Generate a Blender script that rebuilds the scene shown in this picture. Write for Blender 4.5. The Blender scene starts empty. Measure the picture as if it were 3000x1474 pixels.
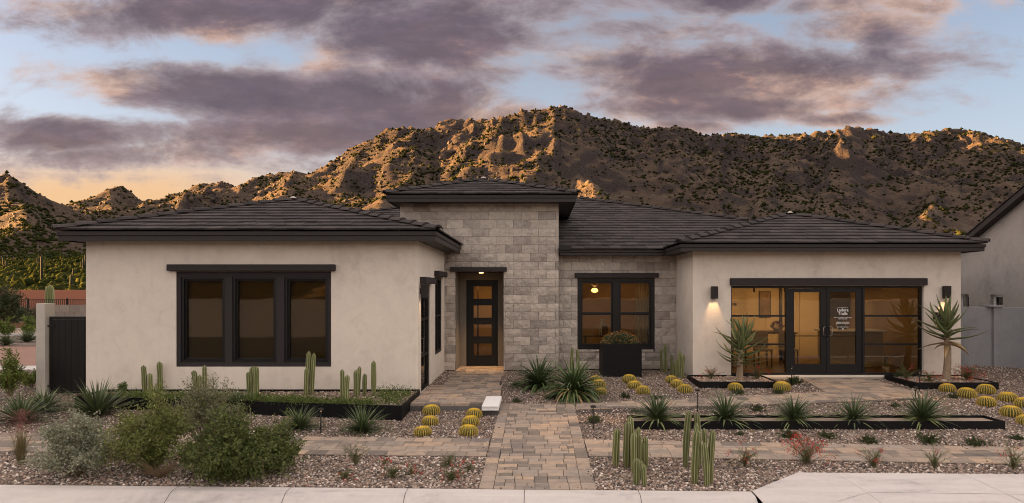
import bpy, bmesh, math, random
import numpy as np
from mathutils import Vector, Matrix

SC = bpy.context.scene
COL = SC.collection
R = math.radians
random.seed(7)
RNG = np.random.default_rng(7)

# ------------------------------------------------------------------ camera
F, VX, VY, HC = 1850.0, 1570.0, 853.0, 2.17      # focal length in photo pixels, vanishing point, eye height
cam_d = bpy.data.cameras.new('camera')
cam = bpy.data.objects.new('camera', cam_d)
COL.objects.link(cam)
cam.location = (0, 0, HC)
cam.rotation_euler = (R(90), 0, 0)
cam_d.sensor_width = 36.0
cam_d.lens = 36.0 * F / 3000.0
cam_d.shift_x = -(VX - 1500.0) / 3000.0
cam_d.shift_y = (VY - 737.0) / 3000.0
cam_d.clip_start = 0.1
cam_d.clip_end = 6000
SC.camera = cam
SC.render.resolution_x, SC.render.resolution_y = 1024, 503
SC.render.engine = 'CYCLES'
SC.cycles.use_denoising = True
SC.cycles.max_bounces = 7
SC.cycles.transparent_max_bounces = 12
SC.cycles.pixel_filter_type = 'BLACKMAN_HARRIS'
SC.cycles.filter_width = 1.05
SC.cycles.caustics_reflective = False
SC.cycles.caustics_refractive = False
SC.cycles.sample_clamp_indirect = 6.0
SC.view_settings.view_transform = 'Standard'
SC.view_settings.look = 'None'
SC.view_settings.gamma = 1.0
SC.view_settings.exposure = 3.5

# ------------------------------------------------------------------ node helper
class NT:
    def __init__(s, tree):
        s.t = tree
        s.t.nodes.clear()
    def n(s, typ, **kw):
        nd = s.t.nodes.new(typ)
        for k, v in kw.items():
            setattr(nd, k, v)
        return nd
    def link(s, a, b):
        s.t.links.new(a, b)
    def put(s, sock, v):
        if hasattr(v, 'is_output') or isinstance(v, bpy.types.NodeSocket):
            s.t.links.new(v, sock)
        elif v is not None:
            sock.default_value = v
    def m(s, op, a, b=None, c=None, clamp=False):
        nd = s.n('ShaderNodeMath', operation=op, use_clamp=clamp)
        s.put(nd.inputs[0], a)
        if b is not None: s.put(nd.inputs[1], b)
        if c is not None: s.put(nd.inputs[2], c)
        return nd.outputs[0]
    def vm(s, op, a, b=None):
        nd = s.n('ShaderNodeVectorMath', operation=op)
        s.put(nd.inputs[0], a)
        if b is not None:
            s.put(nd.inputs[3 if op == 'SCALE' else 1], b)
        return nd.outputs[0]
    def mix(s, f, a, b):
        nd = s.n('ShaderNodeMix', data_type='RGBA')
        s.put(nd.inputs[0], f)
        for i, v in ((6, a), (7, b)):
            if isinstance(v, (tuple, list)) and len(v) == 3: v = (*v, 1)
            s.put(nd.inputs[i], v)
        return nd.outputs[2]
    def mul(s, f, a, b):
        nd = s.n('ShaderNodeMix', data_type='RGBA', blend_type='MULTIPLY')
        s.put(nd.inputs[0], f)
        for i, v in ((6, a), (7, b)):
            if isinstance(v, (tuple, list)) and len(v) == 3: v = (*v, 1)
            s.put(nd.inputs[i], v)
        return nd.outputs[2]
    def sm(s, v, lo, hi, a=0.0, b=1.0):
        nd = s.n('ShaderNodeMapRange', interpolation_type='SMOOTHSTEP')
        s.put(nd.inputs[0], v)
        nd.inputs[1].default_value = lo; nd.inputs[2].default_value = hi
        nd.inputs[3].default_value = a; nd.inputs[4].default_value = b
        return nd.outputs[0]
    def noise(s, vec, scale, detail=4, rough=0.55, dist=0.0):
        nd = s.n('ShaderNodeTexNoise')
        if vec is not None: s.put(nd.inputs['Vector'], vec)
        nd.inputs['Scale'].default_value = scale
        nd.inputs['Detail'].default_value = detail
        nd.inputs['Roughness'].default_value = rough
        nd.inputs['Distortion'].default_value = dist
        return nd.outputs[0]
    def vor(s, vec, scale, feature='F1', rnd=1.0):
        nd = s.n('ShaderNodeTexVoronoi', feature=feature)
        if vec is not None: s.put(nd.inputs['Vector'], vec)
        nd.inputs['Scale'].default_value = scale
        nd.inputs['Randomness'].default_value = rnd
        return nd
    def ramp(s, f, stops):
        nd = s.n('ShaderNodeValToRGB')
        s.put(nd.inputs[0], f)
        el = nd.color_ramp.elements
        while len(el) < len(stops): el.new(0.5)
        for e, (p, c) in zip(el, stops):
            e.position = p; e.color = (*c, 1) if len(c) == 3 else c
        return nd.outputs[0]
    def comb(s, x, y, z):
        nd = s.n('ShaderNodeCombineXYZ')
        for i, v in enumerate((x, y, z)): s.put(nd.inputs[i], v)
        return nd.outputs[0]
    def sep(s, v):
        nd = s.n('ShaderNodeSeparateXYZ'); s.put(nd.inputs[0], v)
        return nd.outputs

# ------------------------------------------------------------------ world: low-sun sky with broken cloud
SUN_AZ, SUN_EL = R(-86), R(7.0)       # azimuth from +Y (view direction), negative = to the left
world = bpy.data.worlds.new('World')
SC.world = world
world.use_nodes = True
world.cycles.sampling_method = 'MANUAL'
world.cycles.sample_map_resolution = 512
w = NT(world.node_tree)
sky = w.n('ShaderNodeTexSky', sky_type='NISHITA')
sky.sun_disc = False
sky.sun_elevation = SUN_EL
sky.sun_rotation = SUN_AZ
sky.altitude = 500
sky.air_density = 1.0
sky.dust_density = 1.2
sky.ozone_density = 2.0
dirv = w.n('ShaderNodeTexCoord').outputs['Generated']
dx, dy, dz = w.sep(dirv)[:3]
yy = w.m('MAXIMUM', w.m('ABSOLUTE', dy), 0.08)
u = w.m('DIVIDE', dx, yy)
v = w.m('DIVIDE', dz, yy)
zc = w.m('ADD', w.m('MAXIMUM', dz, 0.0), 0.10)
P = w.comb(w.m('DIVIDE', dx, zc), w.m('DIVIDE', dy, zc), 0.0)
# cloud banks: centre and radii in photo pixels turned into tangents of direction, weight
BANKS = [(820, 15, 620, 95, 1.0), (1250, 90, 330, 120, 1.0), (420, 5, 300, 50, .6), (1560, 30, 330, 70, .75),
         (640, 265, 330, 70, 1.0), (950, 290, 450, 105, 1.0), (1250, 330, 330, 130, .95), (900, 390, 420, 75, .9),
         (1500, 350, 300, 90, .55), (190, 395, 270, 58, 1.0), (330, 455, 330, 45, .8), (720, 440, 380, 55, .65), (1000, 470, 350, 50, .5),
         (2050, 225, 420, 105, 1.1), (2380, 200, 360, 95, 1.05), (2060, 300, 380, 60, .95), (2550, 90, 300, 75, .9),
         (1950, 90, 420, 55, .75), (1700, 130, 260, 45, .6), (2250, 10, 500, 50, .8), (2720, 20, 260, 50, .7),
         (2020, 365, 180, 30, .65), (2450, 350, 150, 24, .7), (1500, 430, 200, 60, .4), (1480, 200, 260, 60, .55), (560, 60, 300, 50, .8), (1750, 260, 200, 70, .6), (2600, 200, 220, 60, .6), (250, 520, 500, 30, .42), (1680, 330, 170, 50, .5), (1000, 150, 180, 30, .3)]
bias = None
for cx, cy, rx, ry, wt in BANKS:
    a = w.m('MULTIPLY', w.m('SUBTRACT', u, (cx - VX) / F), F / rx)
    b = w.m('MULTIPLY', w.m('SUBTRACT', v, (VY - cy) / F), F / ry)
    r2 = w.m('ADD', w.m('MULTIPLY', a, a), w.m('MULTIPLY', b, b))
    g = w.m('MULTIPLY', w.m('EXPONENT', w.m('MULTIPLY', r2, -0.58)), wt)
    bias = g if bias is None else w.m('MAXIMUM', bias, g)
n_big = w.noise(w.vm('MULTIPLY', P, (0.75, 1.0, 1.0)), 1.3, 7, 0.58, 0.25)
n_uv = w.noise(w.comb(w.m('MULTIPLY', u, 0.50), v, 0.3), 8.5, 11, 0.64, 0.25)
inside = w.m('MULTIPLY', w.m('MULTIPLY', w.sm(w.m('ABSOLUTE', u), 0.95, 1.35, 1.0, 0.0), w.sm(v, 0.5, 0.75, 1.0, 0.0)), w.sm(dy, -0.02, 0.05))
gen = w.m('ADD', w.m('MULTIPLY', w.m('SUBTRACT', n_big, 0.5), 1.7), 0.46)
det = w.m('ADD', w.m('MULTIPLY', w.m('SUBTRACT', n_uv, 0.5), 1.8), w.m('MULTIPLY', w.m('SUBTRACT', n_big, 0.5), 0.5))
front = w.m('ADD', bias, det)
dens = w.m('ADD', w.m('MULTIPLY', front, inside), w.m('MULTIPLY', gen, w.m('SUBTRACT', 1.0, inside)))
mask = w.sm(dens, 0.30, 0.68)
core = w.sm(dens, 0.40, 0.95)
# cloud colours: mauve bodies, peach where they thin out and low down
n_w = w.noise(w.comb(w.m('MULTIPLY', u, 0.55), w.m('MULTIPLY', v, 1.6), 4.2), 6.0, 8, 0.62, 0.15)
n_s = w.noise(w.comb(w.m('MULTIPLY', u, 0.5), w.m('MULTIPLY', v, 1.4), 8.2), 15.0, 8, 0.64, 0.1)
cool = (0.0250, 0.0185, 0.0235)
warm = (0.0400, 0.0250, 0.0225)
peach = (0.165, 0.092, 0.046)
lowness = w.sm(v, 0.12, 0.45, 1.0, 0.0)
cl = w.mix(w.m('ADD', w.m('MULTIPLY', lowness, 0.55), w.m('MULTIPLY', w.m('SUBTRACT', n_w, 0.45), 1.8), clamp=True), cool, warm)
cl = w.mul(1.0, cl, w.ramp(n_s, [(0.32, (0.78, 0.78, 0.80)), (0.5, (1, 1, 1)), (0.68, (1.45, 1.40, 1.36))]))
hl = w.m('MULTIPLY', w.sm(n_w, 0.48, 0.66), w.m('SUBTRACT', 1.0, core), clamp=True)
cl = w.mix(w.m('MULTIPLY', hl, 0.60), cl, peach)
cl = w.mix(w.m('MULTIPLY', w.m('MULTIPLY', w.sm(n_s, 0.54, 0.66), w.sm(n_w, 0.50, 0.62)), 0.55), cl, (0.105, 0.058, 0.036))
thin = w.m('MULTIPLY', w.m('SUBTRACT', 1.0, core), 0.45)
cl = w.mix(thin, cl, (0.125, 0.108, 0.110))
# outside the view the deck is made brighter, to add light on the house
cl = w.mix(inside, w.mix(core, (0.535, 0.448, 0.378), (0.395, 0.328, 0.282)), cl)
skyc = w.vm('MULTIPLY', sky.outputs[0], (0.0600, 0.0455, 0.0425))
# pale haze towards the horizon, amber on the sunward side
base = w.mix(w.sm(v, 0.10, 0.55, 0.62, 0.22), skyc, (0.098, 0.106, 0.118))
glow = w.m('MULTIPLY', w.sm(v, 0.15, 0.27, 1.0, 0.0), w.sm(u, -0.12, -0.62, 0.0, 1.0))
base = w.mix(w.m('MULTIPLY', glow, 0.85), base, (0.150, 0.086, 0.036))
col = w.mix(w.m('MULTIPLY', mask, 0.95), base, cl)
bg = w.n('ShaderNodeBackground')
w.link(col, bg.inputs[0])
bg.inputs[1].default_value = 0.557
out = w.n('ShaderNodeOutputWorld')
w.link(bg.outputs[0], out.inputs[0])

# ------------------------------------------------------------------ sun
sd = bpy.data.lights.new('sun', 'SUN')
sun = bpy.data.objects.new('sun', sd)
COL.objects.link(sun)
sd.energy = 5.0
sd.angle = R(0.55)
sd.color = (1.0, 0.52, 0.165)
to_sun = Vector((math.sin(SUN_AZ) * math.cos(SUN_EL), math.cos(SUN_AZ) * math.cos(SUN_EL), math.sin(SUN_EL)))
sun.rotation_euler = to_sun.to_track_quat('Z', 'Y').to_euler()
sun.location = (-60, 10, 40)

# ------------------------------------------------------------------ geometry helpers
def at(px, py, d):
    return Vector(((px - VX) * d / F, d, HC - (py - VY) * d / F))
def XP(px, d): return (px - VX) * d / F
def ZP(py, d): return HC - (py - VY) * d / F

def gz(x, y):
    """height of the front yard: rises from the kerb to the house, then level"""
    z = -0.595 + 0.0395 * y
    return min(z, 0.012)
def on(px, py):
    """photo pixel -> point on the front yard"""
    d = 5116.0 / (py - 780.0)
    if -0.595 + 0.0395 * d > 0.012:
        d = (HC - 0.012) * F / (py - VY)
    x = XP(px, d)
    return Vector((x, d, gz(x, d)))

class B:
    """collects polygons for ONE mesh object"""
    def __init__(s):
        s.v = []; s.f = []; s.a = []; s.cur = 0.5
    def poly(s, pts):
        i = len(s.v)
        s.v.extend([tuple(p) for p in pts])
        s.f.append(tuple(range(i, i + len(pts)))); s.a.append(s.cur)
    def mesh(s, vs, fs):
        i = len(s.v)
        s.v.extend([tuple(p) for p in vs])
        for f in fs:
            s.f.append(tuple(k + i for k in f)); s.a.append(s.cur)
    def box(s, x0, x1, y0, y1, z0, z1, bev=0.0):
        if bev <= 0:
            vs = [(x, y, z) for z in (z0, z1) for y in (y0, y1) for x in (x0, x1)]
            s.mesh(vs, [(0, 2, 3, 1), (4, 5, 7, 6), (0, 1, 5, 4), (2, 6, 7, 3), (0, 4, 6, 2), (1, 3, 7, 5)])
        else:
            bm = bmesh.new()
            bmesh.ops.create_cube(bm, size=1.0)
            for q in bm.verts:
                q.co = Vector((x0 if q.co.x < 0 else x1, y0 if q.co.y < 0 else y1, z0 if q.co.z < 0 else z1))
            bmesh.ops.bevel(bm, geom=bm.edges[:], offset=bev, segments=2, affect='EDGES', profile=0.5)
            s.bm(bm)
        return s
    def bm(s, bm, mat=None):
        if mat is not None: bm.transform(mat)
        bm.verts.index_update()
        s.mesh([q.co[:] for q in bm.verts], [tuple(q.index for q in f.verts) for f in bm.faces])
        bm.free()
    def prism(s, poly, z0, z1):
        """vertical prism over plan polygon [(x,y)] (ccw); z0/z1 number or function"""
        g0 = z0 if callable(z0) else (lambda x, y: z0)
        g1 = z1 if callable(z1) else (lambda x, y: z1)
        n = len(poly)
        vs = [(x, y, g0(x, y)) for x, y in poly] + [(x, y, g1(x, y)) for x, y in poly]
        fs = [tuple(range(n - 1, -1, -1)), tuple(range(n, 2 * n))]
        fs += [(i, (i + 1) % n, n + (i + 1) % n, n + i) for i in range(n)]
        s.mesh(vs, fs)
        return s
    def tube(s, pts, rads, n=8, cap=True):
        pts = [Vector(p) for p in pts]
        if not hasattr(rads, '__len__'): rads = [rads] * len(pts)
        base = len(s.v); up = Vector((0, 0, 1))
        prev = None
        for k, p in enumerate(pts):
            t = (pts[min(k + 1, len(pts) - 1)] - pts[max(k - 1, 0)]).normalized()
            a = prev if prev is not None else (Vector((1, 0, 0)) if abs(t.x) < 0.9 else Vector((0, 1, 0)))
            a = (a - t * a.dot(t)).normalized(); b = t.cross(a); prev = a
            for j in range(n):
                th = 2 * math.pi * j / n
                s.v.append(tuple(p + (a * math.cos(th) + b * math.sin(th)) * rads[k]))
        for k in range(len(pts) - 1):
            for j in range(n):
                q = base + k * n; j2 = (j + 1) % n
                s.f.append((q + j, q + j2, q + n + j2, q + n + j)); s.a.append(s.cur)
        if cap:
            s.f.append(tuple(base + j for j in range(n - 1, -1, -1))); s.a.append(s.cur)
            q = base + (len(pts) - 1) * n
            s.f.append(tuple(q + j for j in range(n))); s.a.append(s.cur)
        return s
    def lathe(s, prof, n=16, c=(0, 0, 0), cap=True):
        base = len(s.v)
        for r, z in prof:
            for j in range(n):
                th = 2 * math.pi * j / n
                s.v.append((c[0] + r * math.cos(th), c[1] + r * math.sin(th), c[2] + z))
        for k in range(len(prof) - 1):
            for j in range(n):
                q = base + k * n; j2 = (j + 1) % n
                s.f.append((q + j, q + j2, q + n + j2, q + n + j)); s.a.append(s.cur)
        if cap:
            s.f.append(tuple(base + j for j in range(n - 1, -1, -1))); s.a.append(s.cur)
            q = base + (len(prof) - 1) * n
            s.f.append(tuple(q + j for j in range(n))); s.a.append(s.cur)
        return s
    def me(s, name, mat, smooth=False, attr=False):
        me = bpy.data.meshes.new(name)
        me.from_pydata(s.v, [], s.f)
        me.validate()
        if mat is not None: me.materials.append(mat)
        if smooth: me.polygons.foreach_set('use_smooth', [True] * len(me.polygons))
        if attr and len(me.polygons) == len(s.a):
            at_ = me.attributes.new('rnd', 'FLOAT', 'FACE')
            at_.data.foreach_set('value', s.a)
        me.update()
        return me
    def build(s, name, mat, parent=None, smooth=False, attr=False):
        return link(name, s.me(name, mat, smooth, attr), parent)

def link(name, data, parent=None, loc=None, rot=None, scale=None):
    o = bpy.data.objects.new(name, data)
    COL.objects.link(o)
    if parent is not None: o.parent = parent
    if loc is not None: o.location = loc
    if rot is not None: o.rotation_euler = rot
    if scale is not None: o.scale = scale if hasattr(scale, '__len__') else (scale,) * 3
    return o
def tag(o, label=None, cat=None, group=None, kind=None):
    if label: o['label'] = label
    if cat: o['category'] = cat
    if group: o['group'] = group
    if kind: o['kind'] = kind
    return o
def thing(name, label, cat, loc=(0, 0, 0), group=None, rot=0.0, scale=1.0):
    o = link(name, None, None, loc, (0, 0, rot), scale)
    o.empty_display_size = 0.2
    return tag(o, label, cat, group)
def struct(o):
    o['kind'] = 'structure'
    return o
def copy_tree(o, parent=None):
    c = o.copy(); COL.objects.link(c); c.parent = parent
    for ch in list(o.children): copy_tree(ch, c)
    return c

def np_mesh(name, V, Fc, mat, cols=None, smooth=False, quads=None):
    """V (n,3), Fc (m,k) with k = 3 or 4, optional per-vertex colour (n,3)"""
    me = bpy.data.meshes.new(name)
    k = Fc.shape[1]
    me.vertices.add(len(V)); me.vertices.foreach_set('co', V.astype(np.float32).ravel())
    me.loops.add(Fc.size); me.loops.foreach_set('vertex_index', Fc.astype(np.int32).ravel())
    me.polygons.add(len(Fc)); me.polygons.foreach_set('loop_start', np.arange(0, Fc.size, k, dtype=np.int32))
    if smooth: me.polygons.foreach_set('use_smooth', np.ones(len(Fc), dtype=bool))
    if cols is not None:
        a = me.attributes.new('tint', 'FLOAT_COLOR', 'POINT')
        c4 = np.ones((len(V), 4), dtype=np.float32); c4[:, :3] = cols
        a.data.foreach_set('color', c4.ravel())
    if mat is not None: me.materials.append(mat)
    me.update(calc_edges=True)
    return me

# ------------------------------------------------------------------ materials
def new_mat(name):
    m = bpy.data.materials.new(name); m.use_nodes = True
    return m, NT(m.node_tree)
def finish(t, col, rough=0.8, bump=None, bstr=0.3, bdist=0.01, spec=0.35, metal=0.0, emis=None, estr=0.0, trans=0.0, sheen=0):
    p = t.n('ShaderNodeBsdfPrincipled')
    if isinstance(col, (tuple, list)) and len(col) == 3: col = (*col, 1)
    t.put(p.inputs['Base Color'], col)
    t.put(p.inputs['Roughness'], rough)
    p.inputs['Metallic'].default_value = metal
    p.inputs['Specular IOR Level'].default_value = spec
    if emis is not None:
        t.put(p.inputs['Emission Color'], (*emis, 1) if isinstance(emis, tuple) else emis)
        p.inputs['Emission Strength'].default_value = estr
    if bump is not None:
        b = t.n('ShaderNodeBump')
        b.inputs['Strength'].default_value = bstr; b.inputs['Distance'].default_value = bdist
        t.put(b.inputs['Height'], bump); t.link(b.outputs[0], p.inputs['Normal'])
    o = t.n('ShaderNodeOutputMaterial')
    sh = p.outputs[0]
    if trans > 0:
        tr = t.n('ShaderNodeBsdfTranslucent')
        t.put(tr.inputs[0], col)
        mx = t.n('ShaderNodeMixShader'); mx.inputs[0].default_value = trans
        t.link(sh, mx.inputs[1]); t.link(tr.outputs[0], mx.inputs[2]); sh = mx.outputs[0]
    t.link(sh, o.inputs[0])
    return p
def pos(t):
    return t.n('ShaderNodeNewGeometry').outputs['Position']
def objc(t):
    return t.n('ShaderNodeTexCoord').outputs['Object']
def rnd(t):
    return t.n('ShaderNodeObjectInfo').outputs['Random']
def sc3(c, k): return tuple(x * k for x in c)

def plain(name, col, rough=0.6, var=0.15, nscale=6.0, bstr=0.15, bscale=60.0, spec=0.35, metal=0.0, rv=0.0):
    m, t = new_mat(name)
    p = pos(t)
    n = t.noise(p, nscale, 5, 0.6)
    c = t.mix(n, sc3(col, 1 - var), sc3(col, 1 + var))
    if rv > 0:
        c = t.mul(1.0, c, t.ramp(rnd(t), [(0, (1 - rv,) * 3), (1, (1, 1, 1))]))
    finish(t, c, rough, t.noise(p, bscale, 3), bstr, 0.004, spec, metal)
    return m

M = {}
def stucco(name, col, dirt=0.12):
    m, t = new_mat(name)
    p = pos(t)
    n1 = t.noise(t.vm('MULTIPLY', p, (1.0, 1.0, 0.7)), 1.1, 6, 0.62, 0.4)
    n2 = t.noise(p, 5.0, 5, 0.65, 0.6)
    f = t.m('ADD', t.m('MULTIPLY', n1, 0.65), t.m('MULTIPLY', n2, 0.35))
    c = t.ramp(f, [(0.30, sc3(col, 1 - dirt * 1.6)), (0.48, col), (0.62, sc3(col, 1 + dirt * 0.45)), (0.75, sc3(col, 1 - dirt * .5))])
    streak = t.sm(t.noise(t.vm('MULTIPLY', p, (7.0, 7.0, 0.35)), 1.0, 4, 0.6), 0.52, 0.75)
    c = t.mul(t.m('MULTIPLY', streak, 0.16), c, (0.80, 0.78, 0.76))
    c = t.mul(0.8, c, t.ramp(t.noise(p, 2.6, 7, 0.68, 1.2), [(0.30, (0.90, 0.895, 0.885)), (0.47, (1, 1, 1)), (0.70, (1.04, 1.04, 1.04))]))
    bump = t.m('ADD', t.noise(p, 90.0, 3, 0.6), t.m('MULTIPLY', t.noise(p, 9.0, 4, 0.55, 0.8), 1.8))
    finish(t, c, 0.92, bump, 0.30, 0.006, 0.2)
    return m
M['stucco'] = stucco('stucco_beige', (0.685, 0.612, 0.53))
M['stucco_grey'] = stucco('stucco_grey', (0.30, 0.28, 0.265), 0.22)
M['stucco_wall'] = stucco('stucco_fence', (0.30, 0.305, 0.32), 0.16)
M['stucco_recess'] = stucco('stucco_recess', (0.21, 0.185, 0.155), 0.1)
M['pillar'] = stucco('stucco_pillar', (0.46, 0.43, 0.38), 0.08)

def block_mat():
    m, t = new_mat('split_face_block')
    p = pos(t)
    r = rnd(t)
    c = t.ramp(r, [(0.0, (0.345, 0.30, 0.265)), (0.2, (0.445, 0.392, 0.345)), (0.6, (0.515, 0.455, 0.40)), (0.9, (0.59, 0.525, 0.46)), (1.0, (0.31, 0.275, 0.25))])
    off = t.vm('ADD', p, t.comb(t.m('MULTIPLY', r, 7.3), 0.0, t.m('MULTIPLY', r, 3.1)))
    n1 = t.noise(off, 4.0, 6, 0.65, 0.7)
    c = t.mul(0.7, c, t.ramp(n1, [(0.3, (0.62, 0.60, 0.60)), (0.5, (1, 1, 1)), (0.7, (1.15, 1.12, 1.08))]))
    b = t.m('ADD', t.noise(off, 13.0, 6, 0.68, 1.4), t.m('MULTIPLY', t.vor(off, 9.0).outputs[0], 0.6))
    finish(t, c, 0.93, b, 1.0, 0.035, 0.15)
    return m
M['block'] = block_mat()
M['mortar'] = plain('mortar', (0.07, 0.06, 0.05), 0.95)
M['fence_block'] = plain('concrete_block', (0.27, 0.235, 0.20), 0.95, 0.18, 5, 0.3, 50, 0.2, 0, 0.25)

def tile_mat():
    m, t = new_mat('roof_tile')
    p = pos(t)
    a = t.n('ShaderNodeAttribute', attribute_name='rnd').outputs['Fac']
    r = t.m('FRACT', t.m('ADD', rnd(t), t.m('MULTIPLY', a, 7.0)))
    c = t.ramp(r, [(0, (0.019, 0.0148, 0.0145)), (0.5, (0.032, 0.0255, 0.0245)), (1, (0.051, 0.041, 0.038))])
    st = t.noise(t.vm('MULTIPLY', p, (60.0, 4.0, 4.0)), 1.0, 3, 0.6)
    c = t.mul(0.6, c, t.ramp(t.noise(p, 8.0, 5, 0.65), [(0.3, (0.6, 0.6, 0.6)), (0.7, (1.25, 1.22, 1.2))]))
    finish(t, c, 0.82, t.m('ADD', st, t.noise(p, 70.0, 3)), 0.6, 0.008, 0.3)
    return m
M['tile'] = tile_mat()
M['fascia'] = plain('dark_fascia_paint', (0.026, 0.021, 0.020), 0.55, 0.12, 3, 0.1, 40)
M['trim'] = plain('window_trim_plaster', (0.026, 0.021, 0.022), 0.75, 0.14, 4, 0.3, 70)
M['frame'] = plain('black_window_frame', (0.0045, 0.0040, 0.0043), 0.45, 0.1, 4, 0.03, 40)
M['door'] = plain('black_door_paint', (0.0042, 0.0038, 0.0038), 0.5, 0.15, 4, 0.06, 60)
M['steel'] = plain('black_planter_steel', (0.0045, 0.0044, 0.0052), 0.55, 0.35, 4, 0.06, 30, 0.2)
M['lamp_metal'] = plain('bronze_lamp_metal', (0.014, 0.010, 0.009), 0.5, 0.15, 9, 0.04, 60)
M['fixture'] = plain('black_fixture', (0.005, 0.005, 0.005), 0.5, 0.1)
M['chrome'] = plain('brushed_handle', (0.25, 0.22, 0.20), 0.3, 0.08, 20, 0.05, 90, 0.5, 0.9)
M['white_pl'] = plain('white_composite', (0.78, 0.77, 0.76), 0.5, 0.04, 5, 0.05)
M['mortar_pale'] = plain('pale_ridge_mortar', (0.42, 0.38, 0.34), 0.9)
M['vinyl'] = plain('white_vinyl', (0.75, 0.75, 0.75), 0.4, 0.03)

def glass(name, tint, refl=1.0):
    m, t = new_mat(name)
    fr = t.n('ShaderNodeFresnel'); fr.inputs[0].default_value = 1.52
    wob = t.n('ShaderNodeBump'); wob.inputs['Strength'].default_value = 0.05; wob.inputs['Distance'].default_value = 0.02
    t.link(t.noise(pos(t), 1.6, 2, 0.5), wob.inputs['Height'])
    g = t.n('ShaderNodeBsdfGlossy'); g.inputs['Roughness'].default_value = 0.015
    g.inputs['Color'].default_value = (1, 1, 1, 1)
    t.link(wob.outputs[0], g.inputs['Normal'])
    tr = t.n('ShaderNodeBsdfTransparent'); tr.inputs[0].default_value = (*tint, 1)
    mx = t.n('ShaderNodeMixShader')
    t.link(t.m('MULTIPLY', fr.outputs[0], refl * 1.0, clamp=True), mx.inputs[0])
    t.link(tr.outputs[0], mx.inputs[1]); t.link(g.outputs[0], mx.inputs[2])
    o = t.n('ShaderNodeOutputMaterial'); t.link(mx.outputs[0], o.inputs[0])
    return m
M['glass'] = glass('window_glass', (0.80, 0.74, 0.62), 1.0)
M['glass_clear'] = glass('door_glass', (0.85, 0.78, 0.66), 0.9)
M['shade'] = plain('amber_roller_shade', (0.115, 0.082, 0.012), 0.85, 0.35, 1.4, 0.1, 30)

def emit(name, col, s):
    m, t = new_mat(name)
    e = t.n('ShaderNodeEmission'); e.inputs[0].default_value = (*col, 1); e.inputs[1].default_value = s * 0.557
    o = t.n('ShaderNodeOutputMaterial'); t.link(e.outputs[0], o.inputs[0])
    return m
M['bulb'] = emit('warm_lamp_glow', (1.0, 0.55, 0.20), 2.0)
M['bulb_soft'] = emit('warm_lens_glow', (1.0, 0.60, 0.28), 0.08)

def paver_mat():
    m, t = new_mat('concrete_paver')
    p = pos(t); r = rnd(t)
    c = t.ramp(r, [(0.0, (0.142, 0.121, 0.106)), (0.18, (0.235, 0.193, 0.161)), (0.38, (0.331, 0.261, 0.204)), (0.55, (0.301, 0.247, 0.205)), (0.72, (0.398, 0.293, 0.211)), (0.86, (0.318, 0.265, 0.221)), (1.0, (0.182, 0.157, 0.141))])
    n = t.noise(t.vm('ADD', p, t.comb(t.m('MULTIPLY', r, 9.0), 0.0, 0.0)), 5.0, 5, 0.65, 0.4)
    c = t.mul(0.75, c, t.ramp(n, [(0.28, (0.62, 0.62, 0.64)), (0.5, (1, 1, 1)), (0.72, (1.28, 1.2, 1.1))]))
    finish(t, c, 0.85, t.noise(p, 120.0, 4, 0.7), 0.4, 0.005, 0.25)
    return m
M['paver'] = paver_mat()
M['joint'] = plain('joint_sand', (0.045, 0.038, 0.032), 0.95, 0.3, 30)
M['riser'] = plain('grey_riser_block', (0.13, 0.122, 0.118), 0.9, 0.2, 6, 0.4, 70, 0.2, 0, 0.3)

def gravel_ground():
    m, t = new_mat('gravel_bed')
    p = pos(t)
    vo = t.vor(p, 42.0)
    c = t.ramp(t.m('FRACT', t.m('MULTIPLY', vo.outputs[1], 3.7)), [(0, (0.07, 0.055, 0.048)), (0.35, (0.15, 0.115, 0.098)), (0.7, (0.26, 0.20, 0.165)), (1, (0.42, 0.36, 0.31))])
    c = t.mul(0.8, c, t.ramp(vo.outputs[0], [(0.0, (1.1, 1.1, 1.1)), (0.6, (0.6, 0.58, 0.56))]))
    c = t.mul(0.7, c, t.ramp(t.noise(p, 0.9, 4), [(0.3, (0.82, 0.80, 0.78)), (0.7, (1.1, 1.06, 1.02))]))
    finish(t, c, 0.9, vo.outputs[0], -0.9, 0.03, 0.25)
    return m
M['gravel'] = gravel_ground()
def pebble_mat():
    m, t = new_mat('gravel_stone')
    c = t.n('ShaderNodeAttribute', attribute_name='tint').outputs['Color']
    c = t.mul(0.5, c, t.ramp(t.noise(pos(t), 60.0, 3), [(0.3, (0.7, 0.7, 0.7)), (0.7, (1.2, 1.2, 1.2))]))
    finish(t, c, 0.82, spec=0.3)
    return m
M['pebble'] = pebble_mat()
def leaf_mat(name, rough=0.6, trans=0.18, spec=0.3):
    m, t = new_mat(name)
    c = t.n('ShaderNodeAttribute', attribute_name='tint').outputs['Color']
    finish(t, c, rough, spec=spec, trans=trans)
    return m
M['leaf'] = leaf_mat('foliage')
M['brush'] = leaf_mat('dry_brush', 0.95, 0.0, 0.0)
M['leaf_stiff'] = leaf_mat('stiff_foliage', 0.5, 0.08, 0.4)
M['cactus'] = leaf_mat('cactus_skin', 0.65, 0.0, 0.3)
M['spine'] = leaf_mat('cactus_spines', 0.5, 0.25, 0.4)

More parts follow.
